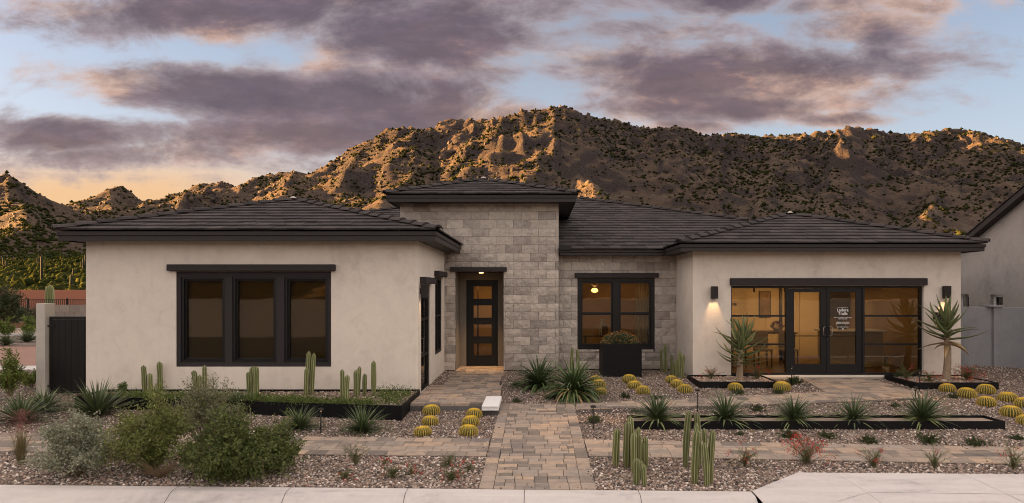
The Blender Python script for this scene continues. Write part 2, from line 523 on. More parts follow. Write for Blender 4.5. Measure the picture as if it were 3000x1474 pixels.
def concrete_mat(name, col):
    m, t = new_mat(name)
    p = pos(t)
    n1 = t.noise(t.vm('MULTIPLY', p, (0.5, 2.2, 1.0)), 1.6, 6, 0.62, 0.6)
    n2 = t.noise(p, 9.0, 5, 0.7)
    f = t.m('ADD', t.m('MULTIPLY', n1, 0.7), t.m('MULTIPLY', n2, 0.3))
    c = t.ramp(f, [(0.30, sc3(col, 0.66)), (0.46, col), (0.58, sc3(col, 1.10)), (0.72, sc3(col, 0.92))])
    c = t.mul(t.sm(t.noise(p, 38.0, 2), 0.68, 0.8), c, (0.7, 0.68, 0.66))
    finish(t, c, 0.88, t.noise(p, 140.0, 4, 0.7), 0.3, 0.004, 0.25)
    return m
M['concrete'] = concrete_mat('concrete_flatwork', (0.505, 0.465, 0.442))
M['concrete_line'] = plain('pale_score_line', (0.60, 0.57, 0.54), 0.9)
M['crack'] = plain('dark_joint', (0.05, 0.045, 0.04), 0.95)
M['asphalt'] = plain('asphalt', (0.055, 0.053, 0.052), 0.9, 0.25, 2.0, 0.5, 150, 0.2)
M['dirt'] = plain('pinkish_dirt', (0.27, 0.165, 0.13), 0.95, 0.22, 0.8, 0.5, 18, 0.15)
M['dirt_pale'] = plain('pale_dirt', (0.36, 0.28, 0.22), 0.95, 0.2, 0.9, 0.5, 18, 0.15)
M['rust_wall'] = plain('rust_brown_wall', (0.215, 0.105, 0.075), 0.9, 0.12, 0.6, 0.3, 6, 0.15)
M['sand'] = plain('planter_sand', (0.30, 0.235, 0.19), 0.95, 0.25, 18, 0.8, 90, 0.15)
M['bark'] = plain('aloe_bark', (0.30, 0.225, 0.15), 0.85, 0.3, 10, 0.8, 45, 0.2)
M['twig'] = plain('woody_stem', (0.16, 0.11, 0.07), 0.9, 0.3, 10)

# ------------------------------------------------------------------ noise for terrain
def _hash(ix, iy, seed):
    h = (ix * 374761393 + iy * 668265263 + seed * 1442695041) & 0xFFFFFFFF
    h = ((h ^ (h >> 13)) * 1274126177) & 0xFFFFFFFF
    return ((h ^ (h >> 16)) & 0xFFFF) / 65535.0
def vnoise(x, y, seed=0):
    ix = np.floor(x).astype(np.int64); iy = np.floor(y).astype(np.int64)
    fx = x - ix; fy = y - iy
    sx = fx * fx * fx * (fx * (fx * 6 - 15) + 10); sy = fy * fy * fy * (fy * (fy * 6 - 15) + 10)
    a = _hash(ix, iy, seed); b = _hash(ix + 1, iy, seed); c = _hash(ix, iy + 1, seed); d = _hash(ix + 1, iy + 1, seed)
    return (a * (1 - sx) + b * sx) * (1 - sy) + (c * (1 - sx) + d * sx) * sy
def fbm(x, y, oct=4, seed=0, ridged=False):
    s = 0; amp = 1.0; tot = 0
    for k in range(oct):
        n = vnoise(x * 2 ** k + 17.3 * k, y * 2 ** k - 9.1 * k, seed + k)
        if ridged: n = 1 - np.abs(2 * n - 1)
        s = s + amp * n; tot += amp; amp *= 0.5
    return s / tot

# ------------------------------------------------------------------ mountain
SKYLINE = [(-400, 640), (-200, 560), (-60, 522), (0, 514), (26, 513), (51, 529), (75, 545), (109, 569), (118, 571), (138, 583), (174, 605), (205, 595), (241, 588), (276, 575),
           (312, 563), (328, 547), (340, 544), (355, 547), (379, 559), (411, 579), (427, 583), (466, 583), (502, 571), (533, 559), (569, 541), (600, 536),
           (640, 532), (672, 540), (687, 545), (711, 534), (750, 519), (798, 510), (862, 501), (897, 512), (932, 495), (990, 460), (1025, 431), (1089, 408),
           (1100, 396), (1130, 376), (1194, 372), (1223, 378), (1275, 373), (1281, 358), (1310, 349), (1357, 349), (1427, 349), (1456, 344), (1500, 338),
           (1529, 321), (1558, 324), (1605, 317), (1637, 307), (1675, 320), (1704, 332), (1750, 346), (1779, 348), (1814, 352), (1849, 367), (1908, 377),
           (1954, 370), (1995, 373), (2030, 381), (2059, 399), (2111, 391), (2140, 389), (2187, 395), (2245, 399), (2315, 395), (2362, 389), (2432, 384),
           (2484, 370), (2513, 370), (2536, 378), (2566, 377), (2589, 387), (2635, 391), (2694, 389), (2769, 377), (2804, 377), (2839, 384), (2880, 387),
           (2915, 402), (2956, 408), (3000, 428), (3200, 500), (3600, 620)]
SKX = np.array([a for a, b in SKYLINE], float); SKY_ = np.array([b for a, b in SKYLINE], float)
def crest(pxs, Y):
    return [(p, float(np.interp(p, SKX, SKY_)), Y) for p in pxs]
RIDGES = [crest([-400, -200, -60, 26, 75, 118, 174], 470) + [(230, 650, 455), (262, 720, 430)],
          crest([174, 205, 241, 276, 312, 340, 379, 427, 466], 690),
          crest([466, 502, 533, 569, 600, 640, 687, 711, 750, 798, 862, 897, 932], 640),
          crest([932, 990, 1025, 1089, 1130, 1194, 1223, 1281, 1310, 1357, 1456, 1500, 1529, 1605, 1637, 1675, 1750, 1814, 1849, 1908], 655),
          crest([1908, 1954, 2030, 2059, 2140, 2245, 2362, 2432, 2484, 2536, 2635, 2694, 2769, 2839, 2915, 3000, 3200, 3600], 690),
          # spurs running down towards the house
          [(1637, 307, 655), (1652, 385, 590), (1672, 450, 530), (1712, 520, 470), (1735, 570, 430), (1770, 650, 380)],
          [(1529, 321, 655), (1500, 395, 595), (1440, 450, 545), (1370, 505, 500), (1300, 570, 450)],
          [(1310, 349, 655), (1290, 400, 600), (1255, 450, 555), (1200, 510, 505), (1130, 590, 440)],
          [(1130, 376, 655), (1070, 450, 590), (1000, 505, 540), (930, 560, 490), (860, 620, 430)],
          [(862, 501, 640), (830, 540, 580), (770, 585, 520), (700, 640, 440)],
          [(640, 532, 640), (590, 565, 580), (520, 600, 510), (440, 640, 440)],
          [(340, 544, 690), (320, 585, 620), (270, 625, 540), (235, 680, 450)],
          [(26, 513, 470), (60, 590, 400), (40, 660, 330), (-20, 720, 270)],
          [(118, 571, 470), (150, 640, 400), (190, 700, 330)],
          [(1849, 367, 655), (1900, 450, 585), (1960, 540, 500), (2010, 640, 410)],
          [(2140, 389, 690), (2180, 470, 600), (2210, 560, 510), (2280, 650, 420)],
          [(2484, 370, 690), (2440, 460, 600), (2420, 550, 510), (2380, 650, 420)],
          [(2804, 377, 690), (2800, 450, 610), (2745, 540, 520), (2700, 640, 430)],
          [(3000, 428, 680), (2990, 520, 580), (2960, 620, 470)]]
TX = np.arange(-700, 701, 2.6); TY = np.concatenate([np.arange(72, 300, 4.0), np.arange(300, 800, 2.7)])
GX, GY = np.meshgrid(TX, TY)
def seg_height(pts, slope):
    H = np.full(GX.shape, -1e9)
    P3 = [at(*p) for p in pts]
    for a, b in zip(P3[:-1], P3[1:]):
        ax, ay = b.x - a.x, b.y - a.y
        L = ax * ax + ay * ay + 1e-9
        t = np.clip(((GX - a.x) * ax + (GY - a.y) * ay) / L, 0, 1)
        dd = np.hypot(GX - (a.x + t * ax), GY - (a.y + t * ay))
        H = np.maximum(H, a.z + t * (b.z - a.z) - slope * dd)
    return H
warpx = (fbm(GX / 90, GY / 90, 3, 5) - .5) * 34
warpy = (fbm(GX / 90, GY / 90, 3, 9) - .5) * 34
GX0, GY0 = GX.copy(), GY.copy()
GX = GX + warpx; GY = GY + warpy
HT = np.full(GX.shape, -1e9)
for i, rr in enumerate(RIDGES):
    h = seg_height(rr, 0.62 if i < 5 else 0.66)
    m_ = np.maximum(HT, h)
    k = 9.0
    HT = m_ + np.where(np.abs(HT - h) < k, (k - np.abs(HT - h)) ** 2 / (4 * k), 0) * 0.6
GX, GY = GX0, GY0
FLOOR = 1.8 + 0.055 * (GY - 75) + 0.00009 * (GY - 75) ** 2 + (fbm(GX / 60, GY / 60, 3, 21) - .5) * 3.0
hi = np.clip((HT - FLOOR) / 60.0, 0, 1)
rel = (fbm(GX / 85, GY / 85, 4, 31, True) - .55) * 38 + (fbm(GX / 24, GY / 24, 4, 41, True) - .55) * 15
rocky = np.clip((fbm(GX / 70, GY / 55, 3, 77) - .42) * 4, 0.12, 1)
rel = rel + (fbm(GX / 11, GY / 11, 3, 61, True) - .5) * 11.0 * rocky
HT = HT + rel * (0.15 + 0.85 * hi)
ZT = np.maximum(HT, FLOOR) + np.where(np.abs(HT - FLOOR) < 8, (8 - np.abs(HT - FLOOR)) ** 2 / 32, 0)
# match the ridge line's height along each bearing
bins = np.arange(-400, 3601, 9.0)
PXG = VX + GX / GY * F
for it in range(5):
    ELE = (ZT - HC) / GY
    ib = np.clip(((PXG + 400) / 9).astype(int), 0, len(bins) - 1)
    mx = np.full(len(bins), 1e-3)
    ok = (GY > 380)
    np.maximum.at(mx, ib[ok], ELE[ok])
    tgt = (VY - np.interp(bins, SKX, SKY_)) / F
    rat = np.clip(tgt / mx, 0.6, 1.6)
    if it < 3: rat = np.convolve(np.pad(rat, 4, mode='edge'), np.ones(9) / 9, 'valid')
    rr = np.interp(PXG, bins, rat)
    wgt = np.clip((ZT - FLOOR) / 40, 0, 1)
    ZT = FLOOR + (ZT - FLOOR) * (1 + (rr - 1) * wgt) + 0 * rr
ny, nx = GX.shape
Vt = np.stack([GX, GY, ZT], -1).reshape(-1, 3)
ii = np.arange(ny * nx).reshape(ny, nx)
Ft = np.stack([ii[:-1, :-1], ii[:-1, 1:], ii[1:, 1:], ii[1:, :-1]], -1).reshape(-1, 4)
def mountain_mat():
    m, t = new_mat('desert_mountain')
    p = pos(t)
    nrm = t.n('ShaderNodeNewGeometry').outputs['Normal']
    nz = t.sep(nrm)[2]
    n1 = t.noise(p, 0.02, 6, 0.62, 0.6)
    n2 = t.noise(p, 0.22, 5, 0.68, 0.4)
    n3 = t.noise(p, 0.9, 4, 0.7)
    soil = t.ramp(t.m('ADD', t.m('MULTIPLY', n1, 0.5), t.m('MULTIPLY', n2, 0.5)), [(0.32, (0.0568, 0.0420, 0.0338)), (0.48, (0.1036, 0.0730, 0.0547)), (0.62, (0.1509, 0.1095, 0.0751)), (0.75, (0.1123, 0.0792, 0.0612))])
    rock = t.ramp(n3, [(0.3, (0.0282, 0.0224, 0.0224)), (0.55, (0.0596, 0.0473, 0.0462)), (0.75, (0.0956, 0.0788, 0.0767))])
    st = t.m('ADD', t.sm(nz, 0.62, 0.85, 1.0, 0.0), t.m('MULTIPLY', t.m('SUBTRACT', n2, 0.5), 0.8), clamp=True)
    c = t.mix(st, soil, rock)
    bush = t.vor(p, 0.36)
    bm_ = t.m('MULTIPLY', t.sm(bush.outputs[0], 0.16, 0.34, 1.0, 0.0), t.sm(n1, 0.40, 0.60))
    c = t.mix(t.m('MULTIPLY', bm_, 0.75), c, (0.020, 0.021, 0.012))
    finish(t, c, 0.95, t.m('ADD', t.m('MULTIPLY', n2, 2.2), n3), 1.0, 2.4, 0.1)
    return m
M['mountain'] = mountain_mat()
mt = link('mountain', np_mesh('mountain', Vt, Ft, M['mountain']))
struct(mt)

# unseen high ground added far left to keep the low sun off the house
hx = np.linspace(-260, -70, 60); hy = np.linspace(-190, 110, 80)
HX, HY = np.meshgrid(hx, hy)
HZ = 40 - 0.62 * np.abs(HX + 165) - 0.75 * np.maximum(0, HY - 34) - 0.4 * np.maximum(0, -120 - HY)
HZ = np.maximum(HZ + (fbm(HX / 40, HY / 40, 4, 3, True) - .5) * 9 * np.clip(HZ / 20, 0, 1), -1.0)
i2 = np.arange(HX.size).reshape(HX.shape)
shading_hill = link('shading_hill', np_mesh('shading_hill', np.stack([HX, HY, HZ], -1).reshape(-1, 3), np.stack([i2[:-1, :-1], i2[:-1, 1:], i2[1:, 1:], i2[1:, :-1]], -1).reshape(-1, 4), M['mountain']))
struct(shading_hill)
# low desert ridge across the street, behind the camera
hx = np.linspace(-700, 700, 120); hy = np.linspace(-420, -180, 24)
HX, HY = np.meshgrid(hx, hy)
HZ = 34 - 0.34 * np.abs(HY + 300) + (fbm(HX / 90, HY / 90, 4, 13, True) - .5) * 26
i2 = np.arange(HX.size).reshape(HX.shape)
struct(link('far_ridge', np_mesh('far_ridge', np.stack([HX, HY, np.maximum(HZ, -1)], -1).reshape(-1, 3), np.stack([i2[:-1, :-1], i2[:-1, 1:], i2[1:, 1:], i2[1:, :-1]], -1).reshape(-1, 4), M['mountain'])))

def terrain_z(x, y):
    """bilinear height lookup on the mountain sheet"""
    fx = np.interp(x, TX, np.arange(len(TX))); fy = np.interp(y, TY, np.arange(len(TY)))
    ix = np.clip(fx.astype(int), 0, len(TX) - 2); iy = np.clip(fy.astype(int), 0, len(TY) - 2)
    tx = fx - ix; ty = fy - iy
    return (ZT[iy, ix] * (1 - tx) + ZT[iy, ix + 1] * tx) * (1 - ty) + (ZT[iy + 1, ix] * (1 - tx) + ZT[iy + 1, ix + 1] * tx) * ty

ICO_V = []
_ph = (1 + 5 ** .5) / 2
for a_, b_ in ((-1, _ph), (1, _ph), (-1, -_ph), (1, -_ph)):
    ICO_V += [(a_, b_, 0)]
for a_, b_ in ((-1, _ph), (1, _ph), (-1, -_ph), (1, -_ph)):
    ICO_V += [(0, a_, b_)]
for a_, b_ in ((_ph, -1), (_ph, 1), (-_ph, -1), (-_ph, 1)):
    ICO_V += [(a_, 0, b_)]
ICO_V = np.array(ICO_V); ICO_V /= np.linalg.norm(ICO_V[0])
ICO_F = np.array([(0, 11, 5), (0, 5, 1), (0, 1, 7), (0, 7, 10), (0, 10, 11), (1, 5, 9), (5, 11, 4), (11, 10, 2), (10, 7, 6), (7, 1, 8),
                  (3, 9, 4), (3, 4, 2), (3, 2, 6), (3, 6, 8), (3, 8, 9), (4, 9, 5), (2, 4, 11), (6, 2, 10), (8, 6, 7), (9, 8, 1)])
def scatter_blobs(pos_, size, sq, cols, jit, seed):
    """many small lumps (icosahedra with jittered corners) as one vertex/face array"""
    r = np.random.default_rng(seed); n = len(pos_)
    V = ICO_V[None] * (1 + r.uniform(-jit, jit, (n, 12, 1)))
    th = r.uniform(0, 6.28, n); c, s = np.cos(th), np.sin(th)
    x = V[..., 0] * c[:, None] - V[..., 1] * s[:, None]; y = V[..., 0] * s[:, None] + V[..., 1] * c[:, None]
    V = np.stack([x, y * 0.85, V[..., 2]], -1) * (size[:, None, None] * np.array([1, 1, 1.0])[None, None])
    V[..., 2] *= sq[:, None]
    V = V + pos_[:, None]
    Fc = (ICO_F[None] + 12 * np.arange(n)[:, None, None])
    return V.reshape(-1, 3), Fc.reshape(-1, 3), np.repeat(cols, 12, 0)

# brush on the slopes, far too many to count
OCT_V = np.array([(1, 0, 0), (0, 1, 0), (-1, 0, 0), (0, -1, 0), (0, 0, 1), (0, 0, -.6)], float)
OCT_F = np.array([(0, 1, 4), (1, 2, 4), (2, 3, 4), (3, 0, 4), (1, 0, 5), (2, 1, 5), (3, 2, 5), (0, 3, 5)])
def scatter_octs(pos_, size, sq, cols, jit, seed):
    r = np.random.default_rng(seed); n = len(pos_)
    V = OCT_V[None] * (1 + r.uniform(-jit, jit, (n, 6, 1)))
    th = r.uniform(0, 6.28, n); c, s = np.cos(th), np.sin(th)
    x = V[..., 0] * c[:, None] - V[..., 1] * s[:, None]; y = V[..., 0] * s[:, None] + V[..., 1] * c[:, None]
    V = np.stack([x, y, V[..., 2] * sq[:, None]], -1) * size[:, None, None] + pos_[:, None]
    return V.reshape(-1, 3), (OCT_F[None] + 6 * np.arange(n)[:, None, None]).reshape(-1, 3), np.repeat(cols, 6, 0)
r_ = np.random.default_rng(11)
N = 110000
bx = r_.uniform(-620, 620, N); by = r_.uniform(110, 720, N)
dens_ = fbm(bx / 40, by / 40, 3, 91) * .6 + fbm(bx / 9, by / 9, 2, 92) * .4
dens2 = np.where(by < 330, 1.0, 0.8)
keep = (np.abs(bx / by + 0.04) < 0.90) & (r_.uniform(0, 1, N) < np.clip((dens_ - .36) * 4.0, 0.03, 1) * dens2) & (by > 330)
bx, by = bx[keep], by[keep]
bz = terrain_z(bx, by)
size = r_.uniform(0.7, 1.6, len(bx)) * r_.choice([.8, 1.0, 1.4], len(bx))
g_ = r_.uniform(0, 1, (len(bx), 1))
cols = np.array([0.012, 0.016, 0.008]) * (1 - g_) + np.array([0.030, 0.031, 0.011]) * g_
cols = cols * r_.uniform(0.55, 1.3, (len(bx), 1))
Vb, Fb, Cb = scatter_octs(np.stack([bx, by, bz + size * .25], -1), size, r_.uniform(.6, 1.0, len(bx)), cols, .40, 5)
tag(link('slope_brush', np_mesh('slope_brush', Vb, Fb, M['brush'], Cb)), kind='stuff')
# broken rock on the ridges and steep ground
N = 18000
bx = r_.uniform(-600, 600, N); by = r_.uniform(330, 700, N)
sl = np.abs(terrain_z(bx + 3, by) - terrain_z(bx - 3, by)) / 6 + np.abs(terrain_z(bx, by + 3) - terrain_z(bx, by - 3)) / 6
rk = np.clip((fbm(bx / 70, by / 55, 3, 77) - .42) * 4, 0, 1)
keep = (np.abs(bx / by + 0.04) < 0.90) & (r_.uniform(0, 1, N) < np.clip((sl - .55) * 1.3, 0, 1) * (.12 + .75 * rk))
bx, by = bx[keep], by[keep]
size = r_.uniform(0.5, 1.5, len(bx)) * r_.choice([.8, 1.0, 1.0, 1.7], len(bx))
cols = np.array([[0.046, 0.035, 0.026]]) * r_.uniform(0.5, 1.5, (len(bx), 1))
Vb, Fb, Cb = scatter_blobs(np.stack([bx, by, terrain_z(bx, by) + size * .2], -1), size, r_.uniform(.7, 1.3, len(bx)), cols, .45, 6)
tag(link('slope_rocks', np_mesh('slope_rocks', Vb, Fb, M['pebble'], Cb)), kind='stuff')

# ------------------------------------------------------------------ ground sheets
b = B(); b.poly([(-3000, -3000, -0.62), (3000, -3000, -0.62), (3000, 3000, -0.62), (-3000, 3000, -0.62)])
struct(b.build('ground', M['dirt_pale']))
def kerb_y(x):            # line where the yard's gravel meets the kerb; the street runs slightly askew
    return 7.72 - 0.0285 * (x - 2.4)
b = B()
xs = np.linspace(-30, 30, 41); ys = [None] + list(np.linspace(8.6, 15.36, 10)) + [20.0, 26.0]
for i in range(len(xs) - 1):
    for j in range(len(ys) - 1):
        q = []
        for (x, y) in ((xs[i], ys[j]), (xs[i + 1], ys[j]), (xs[i + 1], ys[j + 1]), (xs[i], ys[j + 1])):
            if y is None: y = kerb_y(x) - 0.02
            q.append((x, y, gz(x, y)))
        if not (ys[j] is not None and ys[j] >= 15.36 and xs[i] < -10.2):
            b.poly(q)
struct(b.build('gravel_bed', M['gravel']))

# rolled kerb, gutter and street
def sweep(bld, prof, x0, x1, n):
    xs = np.linspace(x0, x1, n + 1)
    for i in range(n):
        for (o0, z0), (o1, z1) in zip(prof[:-1], prof[1:]):
            xa, xb = xs[i], xs[i + 1]
            bld.poly([(xa, kerb_y(xa) + o1, z1), (xb, kerb_y(xb) + o1, z1), (xb, kerb_y(xb) + o0, z0), (xa, kerb_y(xa) + o0, z0)])
KZ = -0.595 + 0.0395 * 7.75 + 0.015
kprof = [(0.0, KZ - .12), (0.0, KZ - .008), (-0.012, KZ), (-0.16, KZ - .004), (-0.21, KZ - .02), (-0.30, KZ - .08), (-0.37, KZ - .12), (-0.42, KZ - .135), (-0.75, KZ - .15)]
b = B(); sweep(b, kprof, -30, 2.62, 30); b.cur = .5
kerb = struct(b.build('kerb', M['concrete'], smooth=False))
def kerb_joint(px, lean):
    """saw-cut across the kerb"""
    p = on(px, 1434); x = p.x
    bb = B()
    for (o0, z0), (o1, z1) in zip(kprof[1:-1], kprof[2:]):
        xa, xb = x + lean * o0, x + lean * o1
        bb.poly([(xa - .0035, kerb_y(xa) + o0, z0 + .003), (xa + .0035, kerb_y(xa) + o0, z0 + .003), (xb + .0035, kerb_y(xb) + o1, z1 + .003), (xb - .0035, kerb_y(xb) + o1, z1 + .003)])
    bb.build('kerb_joint', M['crack'], kerb)
for px, lean in ((515, 0), (850, 0), (1196, 0), (1537, 0), (1866, 0)):
    kerb_joint(px, lean)
b = B(); b.poly([(-60, -9, KZ - .16), (60, -9, KZ - .16), (60, 8.0, KZ - .16), (-60, 8.0, KZ - .16)])
struct(b.build('street', M['asphalt']))
# flared driveway apron on the right
A = on(2152, 1443); A1 = on(2336, 1389); A2 = on(3060, 1394)
ap = [(2.64, kerb_y(2.64) - 0.75), (30, kerb_y(30) - .75), (30, A2.y - .03 * (30 - A2.x)), (A2.x, A2.y), (A1.x, A1.y), (2.64, kerb_y(2.64) + .0)]
def apz(x, y): return gz(x, y) + 0.02 if y > 7.35 else gz(x, 7.35) + 0.02 - (7.35 - y) * 0.1
def gridpoly(bld, poly, zf, step=0.5):
    y0 = min(p[1] for p in poly); y1 = max(p[1] for p in poly)
    yy_ = sorted(set([y0, y1] + [p[1] for p in poly] + list(np.arange(y0, y1, step))))
    for a, c in zip(yy_[:-1], yy_[1:]):
        if c - a < 1e-6: continue
        pl = clip_half(clip_half(poly, (0, 1, -a)), (0, -1, c))
        if len(pl) >= 3: bld.poly([(x, y, zf(x, y)) for x, y in pl])
def clip_half(poly, h):
    """keep a*x+b*y+c >= 0"""
    a, b_, c = h; out_ = []
    for i in range(len(poly)):
        p, q = poly[i], poly[(i + 1) % len(poly)]
        dp = a * p[0] + b_ * p[1] + c; dq = a * q[0] + b_ * q[1] + c
        if dp >= 0: out_.append(p)
        if (dp >= 0) != (dq >= 0):
            t = dp / (dp - dq)
            out_.append((p[0] + t * (q[0] - p[0]), p[1] + t * (q[1] - p[1])))
    return out_
def clip_poly(sub, clipper):
    """clip plan polygon by convex ccw polygon"""
    for i in range(len(clipper)):
        p, q = clipper[i], clipper[(i + 1) % len(clipper)]
        a, b_ = -(q[1] - p[1]), (q[0] - p[0])
        sub = clip_half(sub, (a, b_, -(a * p[0] + b_ * p[1])))
        if len(sub) < 3: return []
    return sub
def area(p):
    return 0.5 * sum(p[i][0] * p[(i + 1) % len(p)][1] - p[(i + 1) % len(p)][0] * p[i][1] for i in range(len(p)))
b = B(); gridpoly(b, ap, apz)
apron = struct(b.build('driveway_apron', M['concrete']))
def ap_line(p0, p1, wd, mat, nm):
    a, c = on(*p0), on(*p1)
    d = (c - a); d.z = 0; d.normalize(); s = Vector((-d.y, d.x, 0)) * wd
    bb = B()
    for i in range(6):
        u0, u1 = a.lerp(c, i / 6), a.lerp(c, (i + 1) / 6)
        q = []
        for w_ in (u0 - s, u0 + s, u1 + s, u1 - s):
            q.append((w_.x, w_.y, apz(w_.x, w_.y) + 0.004))
        bb.poly(q if area([(k[0], k[1]) for k in q]) > 0 else q[::-1])
    bb.build(nm, mat, apron)
ap_line((2456, 1391), (2590, 1480), .008, M['concrete_line'], 'score_line')
ap_line((2822, 1392), (3010, 1480), .008, M['concrete_line'], 'score_line')
ap_line((2545, 1447), (3000, 1453), .007, M['concrete_line'], 'score_line')
ap_line((2450, 1473), (2545, 1447), .006, M['concrete_line'], 'score_line')

# ------------------------------------------------------------------ far left: side street, low wall, berm
def strip(name, y0, y1, z, mat, x0=-60, x1=-9.9):
    bb = B(); bb.poly([(x0, y0, z), (x1, y0, z), (x1, y1, z), (x0, y1, z)])
    return struct(bb.build(name, mat))
strip('side_verge', 15.36, 17.2, 0.010, M['gravel'])
bb = B(); bb.box(-60, -10.4, 17.2, 18.1, -.2, 0.035, .0)
struct(bb.build('side_kerb', M['concrete']))
strip('dirt_road', 18.1, 24.8, 0.0, M['dirt'])
strip('planting_strip', 24.8, 30.2, 0.02, M['gravel'])
bb = B(); bb.box(-60, -10.4, 30.2, 31.4, -.2, 0.06)
struct(bb.build('sidewalk', M['concrete']))
strip('pale_verge', 31.4, 36.0, 0.015, M['dirt_pale'])
strip('open_lot', 36.0, 76.0, 0.01, M['dirt_pale'], -140, 140)

# ------------------------------------------------------------------ the house
DL, DT, DM, DR, DD = 13.21, 17.0, 17.29, 15.47, 18.05     # depths: left wing, tower, middle wall, right wing, entry door wall
house = thing('house', 'single-storey beige stucco house with dark tile hip roofs and stone entry tower', 'house', (0, 16, 0))
house.matrix_world  # empty sits at the floor of the house
HO = Vector((0, 16, 0))
def hb(bld, name, mat, parent=None, smooth=False, attr=False):
    """build a part of the house (world coordinates in, parented to the house empty)"""
    o = bld.build(name, mat, parent if parent is not None else house, smooth, attr)
    if parent is None: o.location = -HO
    return o

def wall_y(bld, y, th, x0, x1, z0, z1, holes=()):
    """wall facing the street (front face at y, thickness to the back) with rectangular openings"""
    xs = sorted(set([x0, x1] + [h[0] for h in holes] + [h[1] for h in holes]))
    zs = sorted(set([z0, z1] + [h[2] for h in holes] + [h[3] for h in holes]))
    def solid(x, z): return not any(h[0] < x < h[1] and h[2] < z < h[3] for h in holes)
    for i in range(len(xs) - 1):
        for j in range(len(zs) - 1):
            a, b_, c, d = xs[i], xs[i + 1], zs[j], zs[j + 1]
            if not solid((a + b_) / 2, (c + d) / 2): continue
            bld.poly([(a, y, c), (b_, y, c), (b_, y, d), (a, y, d)])
            bld.poly([(b_, y + th, c), (a, y + th, c), (a, y + th, d), (b_, y + th, d)])
    for h in holes:
        a, b_, c, d = h
        bld.poly([(a, y, c), (a, y, d), (a, y + th, d), (a, y + th, c)])
        bld.poly([(b_, y, d), (b_, y, c), (b_, y + th, c), (b_, y + th, d)])
        bld.poly([(a, y, d), (b_, y, d), (b_, y + th, d), (a, y + th, d)])
        bld.poly([(b_, y, c), (a, y, c), (a, y + th, c), (b_, y + th, c)])
    bld.poly([(x0, y, z1), (x1, y, z1), (x1, y + th, z1), (x0, y + th, z1)])
    bld.poly([(x0, y, z0), (x0, y, z1), (x0, y + th, z1), (x0, y + th, z0)])
    bld.poly([(x1, y, z1), (x1, y, z0), (x1, y + th, z0), (x1, y + th, z1)])
def wall_x(bld, x, th, y0, y1, z0, z1, holes=()):
    """wall facing +x or -x: front face at x, thickness th (sign gives the direction inwards)"""
    ys = sorted(set([y0, y1] + [h[0] for h in holes] + [h[1] for h in holes]))
    zs = sorted(set([z0, z1] + [h[2] for h in holes] + [h[3] for h in holes]))
    for i in range(len(ys) - 1):
        for j in range(len(zs) - 1):
            a, b_, c, d = ys[i], ys[i + 1], zs[j], zs[j + 1]
            if any(h[0] < (a + b_) / 2 < h[1] and h[2] < (c + d) / 2 < h[3] for h in holes): continue
            for xx in (x, x + th):
                bld.poly([(xx, a, c), (xx, b_, c), (xx, b_, d), (xx, a, d)])
    for h in holes:
        a, b_, c, d = h
        for yy_ in (a, b_): bld.poly([(x, yy_, c), (x, yy_, d), (x + th, yy_, d), (x + th, yy_, c)])
        for zz in (c, d): bld.poly([(x, a, zz), (x, b_, zz), (x + th, b_, zz), (x + th, a, zz)])

# ---- left wing
LX0, LX1 = XP(252, DL), XP(1225, DL)
WL = (XP(515, DL), XP(970, DL), ZP(1075, DL), ZP(795, DL))
b = B(); wall_y(b, DL, 0.22, LX0, LX1, -0.01, 3.30, [WL]); hb(b, 'front_wall', M['stucco'])
b = B()
DOORS = (13.55, 14.72, -0.10, 2.325); WSIDE = (15.45, 16.55, 0.60, 2.53)
wall_x(b, LX1 - .001, -0.22, DL + .22, DM + 1, -0.02, 3.30, [(DOORS[0], DOORS[1], -0.019, DOORS[3]), WSIDE]); hb(b, 'side_wall', M['stucco'])
b = B(); b.box(LX0, LX0 + .2, DL + .225, 27, -.3, 3.3); hb(b, 'side_wall', M['stucco'])
b = B(); b.box(LX0 + .03, LX1 - .03, DL + .035, 27, -.45, -0.012); hb(b, 'foundation', M['pillar'])
b = B(); b.box(LX1 - .02, LX1 + .035, DL + .3, DM, -.3, -0.03); hb(b, 'foundation_curb', M['pillar'])
# ---- right wing
RX0, RX1 = XP(2030, DR), XP(2815, DR)
WR = (XP(2142, DR), XP(2706, DR), 0.105, ZP(838, DR))
b = B(); wall_y(b, DR, 0.22, RX0, RX1, 0.055, 3.25, [WR]); hb(b, 'front_wall', M['stucco'])
b = B(); b.box(RX0 + .001, RX0 + .2, DR + .222, DM + .2, 0.056, 3.25); hb(b, 'side_wall', M['stucco'])
b = B(); b.box(RX1 - .2, RX1 - .001, DR + .222, 27, 0.056, 3.25); hb(b, 'side_wall', M['stucco'])
b = B(); b.box(RX0 + .025, RX1 - .025, DR + .03, 27, -.3, 0.052); hb(b, 'foundation', M['pillar'])
# ---- stone tower and middle wall: backing plus one object for each block
TX0, TX1 = XP(1172, DT), XP(1637, DT)
OP = (XP(1334, DT), XP(1475, DT), 0.0, ZP(797, DT))
bw = B(); wall_y(bw, DT + .035, 0.3, TX0 + .03, TX1 - .03, -.1, 4.62, [(OP[0] - .03, OP[1] + .03, -.0999, OP[3] + .03)])
tower = hb(bw, 'stone_tower_wall', M['mortar'])
bw = B(); bw.box(TX0 + .03, TX0 + .3, DT + .34, 21.3, 0, 4.6); bw.box(TX1 - .3, TX1 - .03, DT + .34, 21.3, 0, 4.6); bw.box(TX0 + .301, TX1 - .301, 21.0, 21.3, 0, 4.6)
hb(bw, 'tower_side_walls', M['stucco'])
WM = (XP(1692, DM), XP(1918, DM), ZP(1024, DM), ZP(815, DM))
bw = B(); wall_y(bw, DM + .035, 0.25, TX1 - .02, RX0, -.1, 3.3, [(WM[0] - .02, WM[1] + .02, WM[2] - .02, WM[3] + .02)])
midw = hb(bw, 'stone_window_wall', M['mortar'])
CH, CW = 24.5 / 108.8, 49.0 / 108.8
_blk = {}
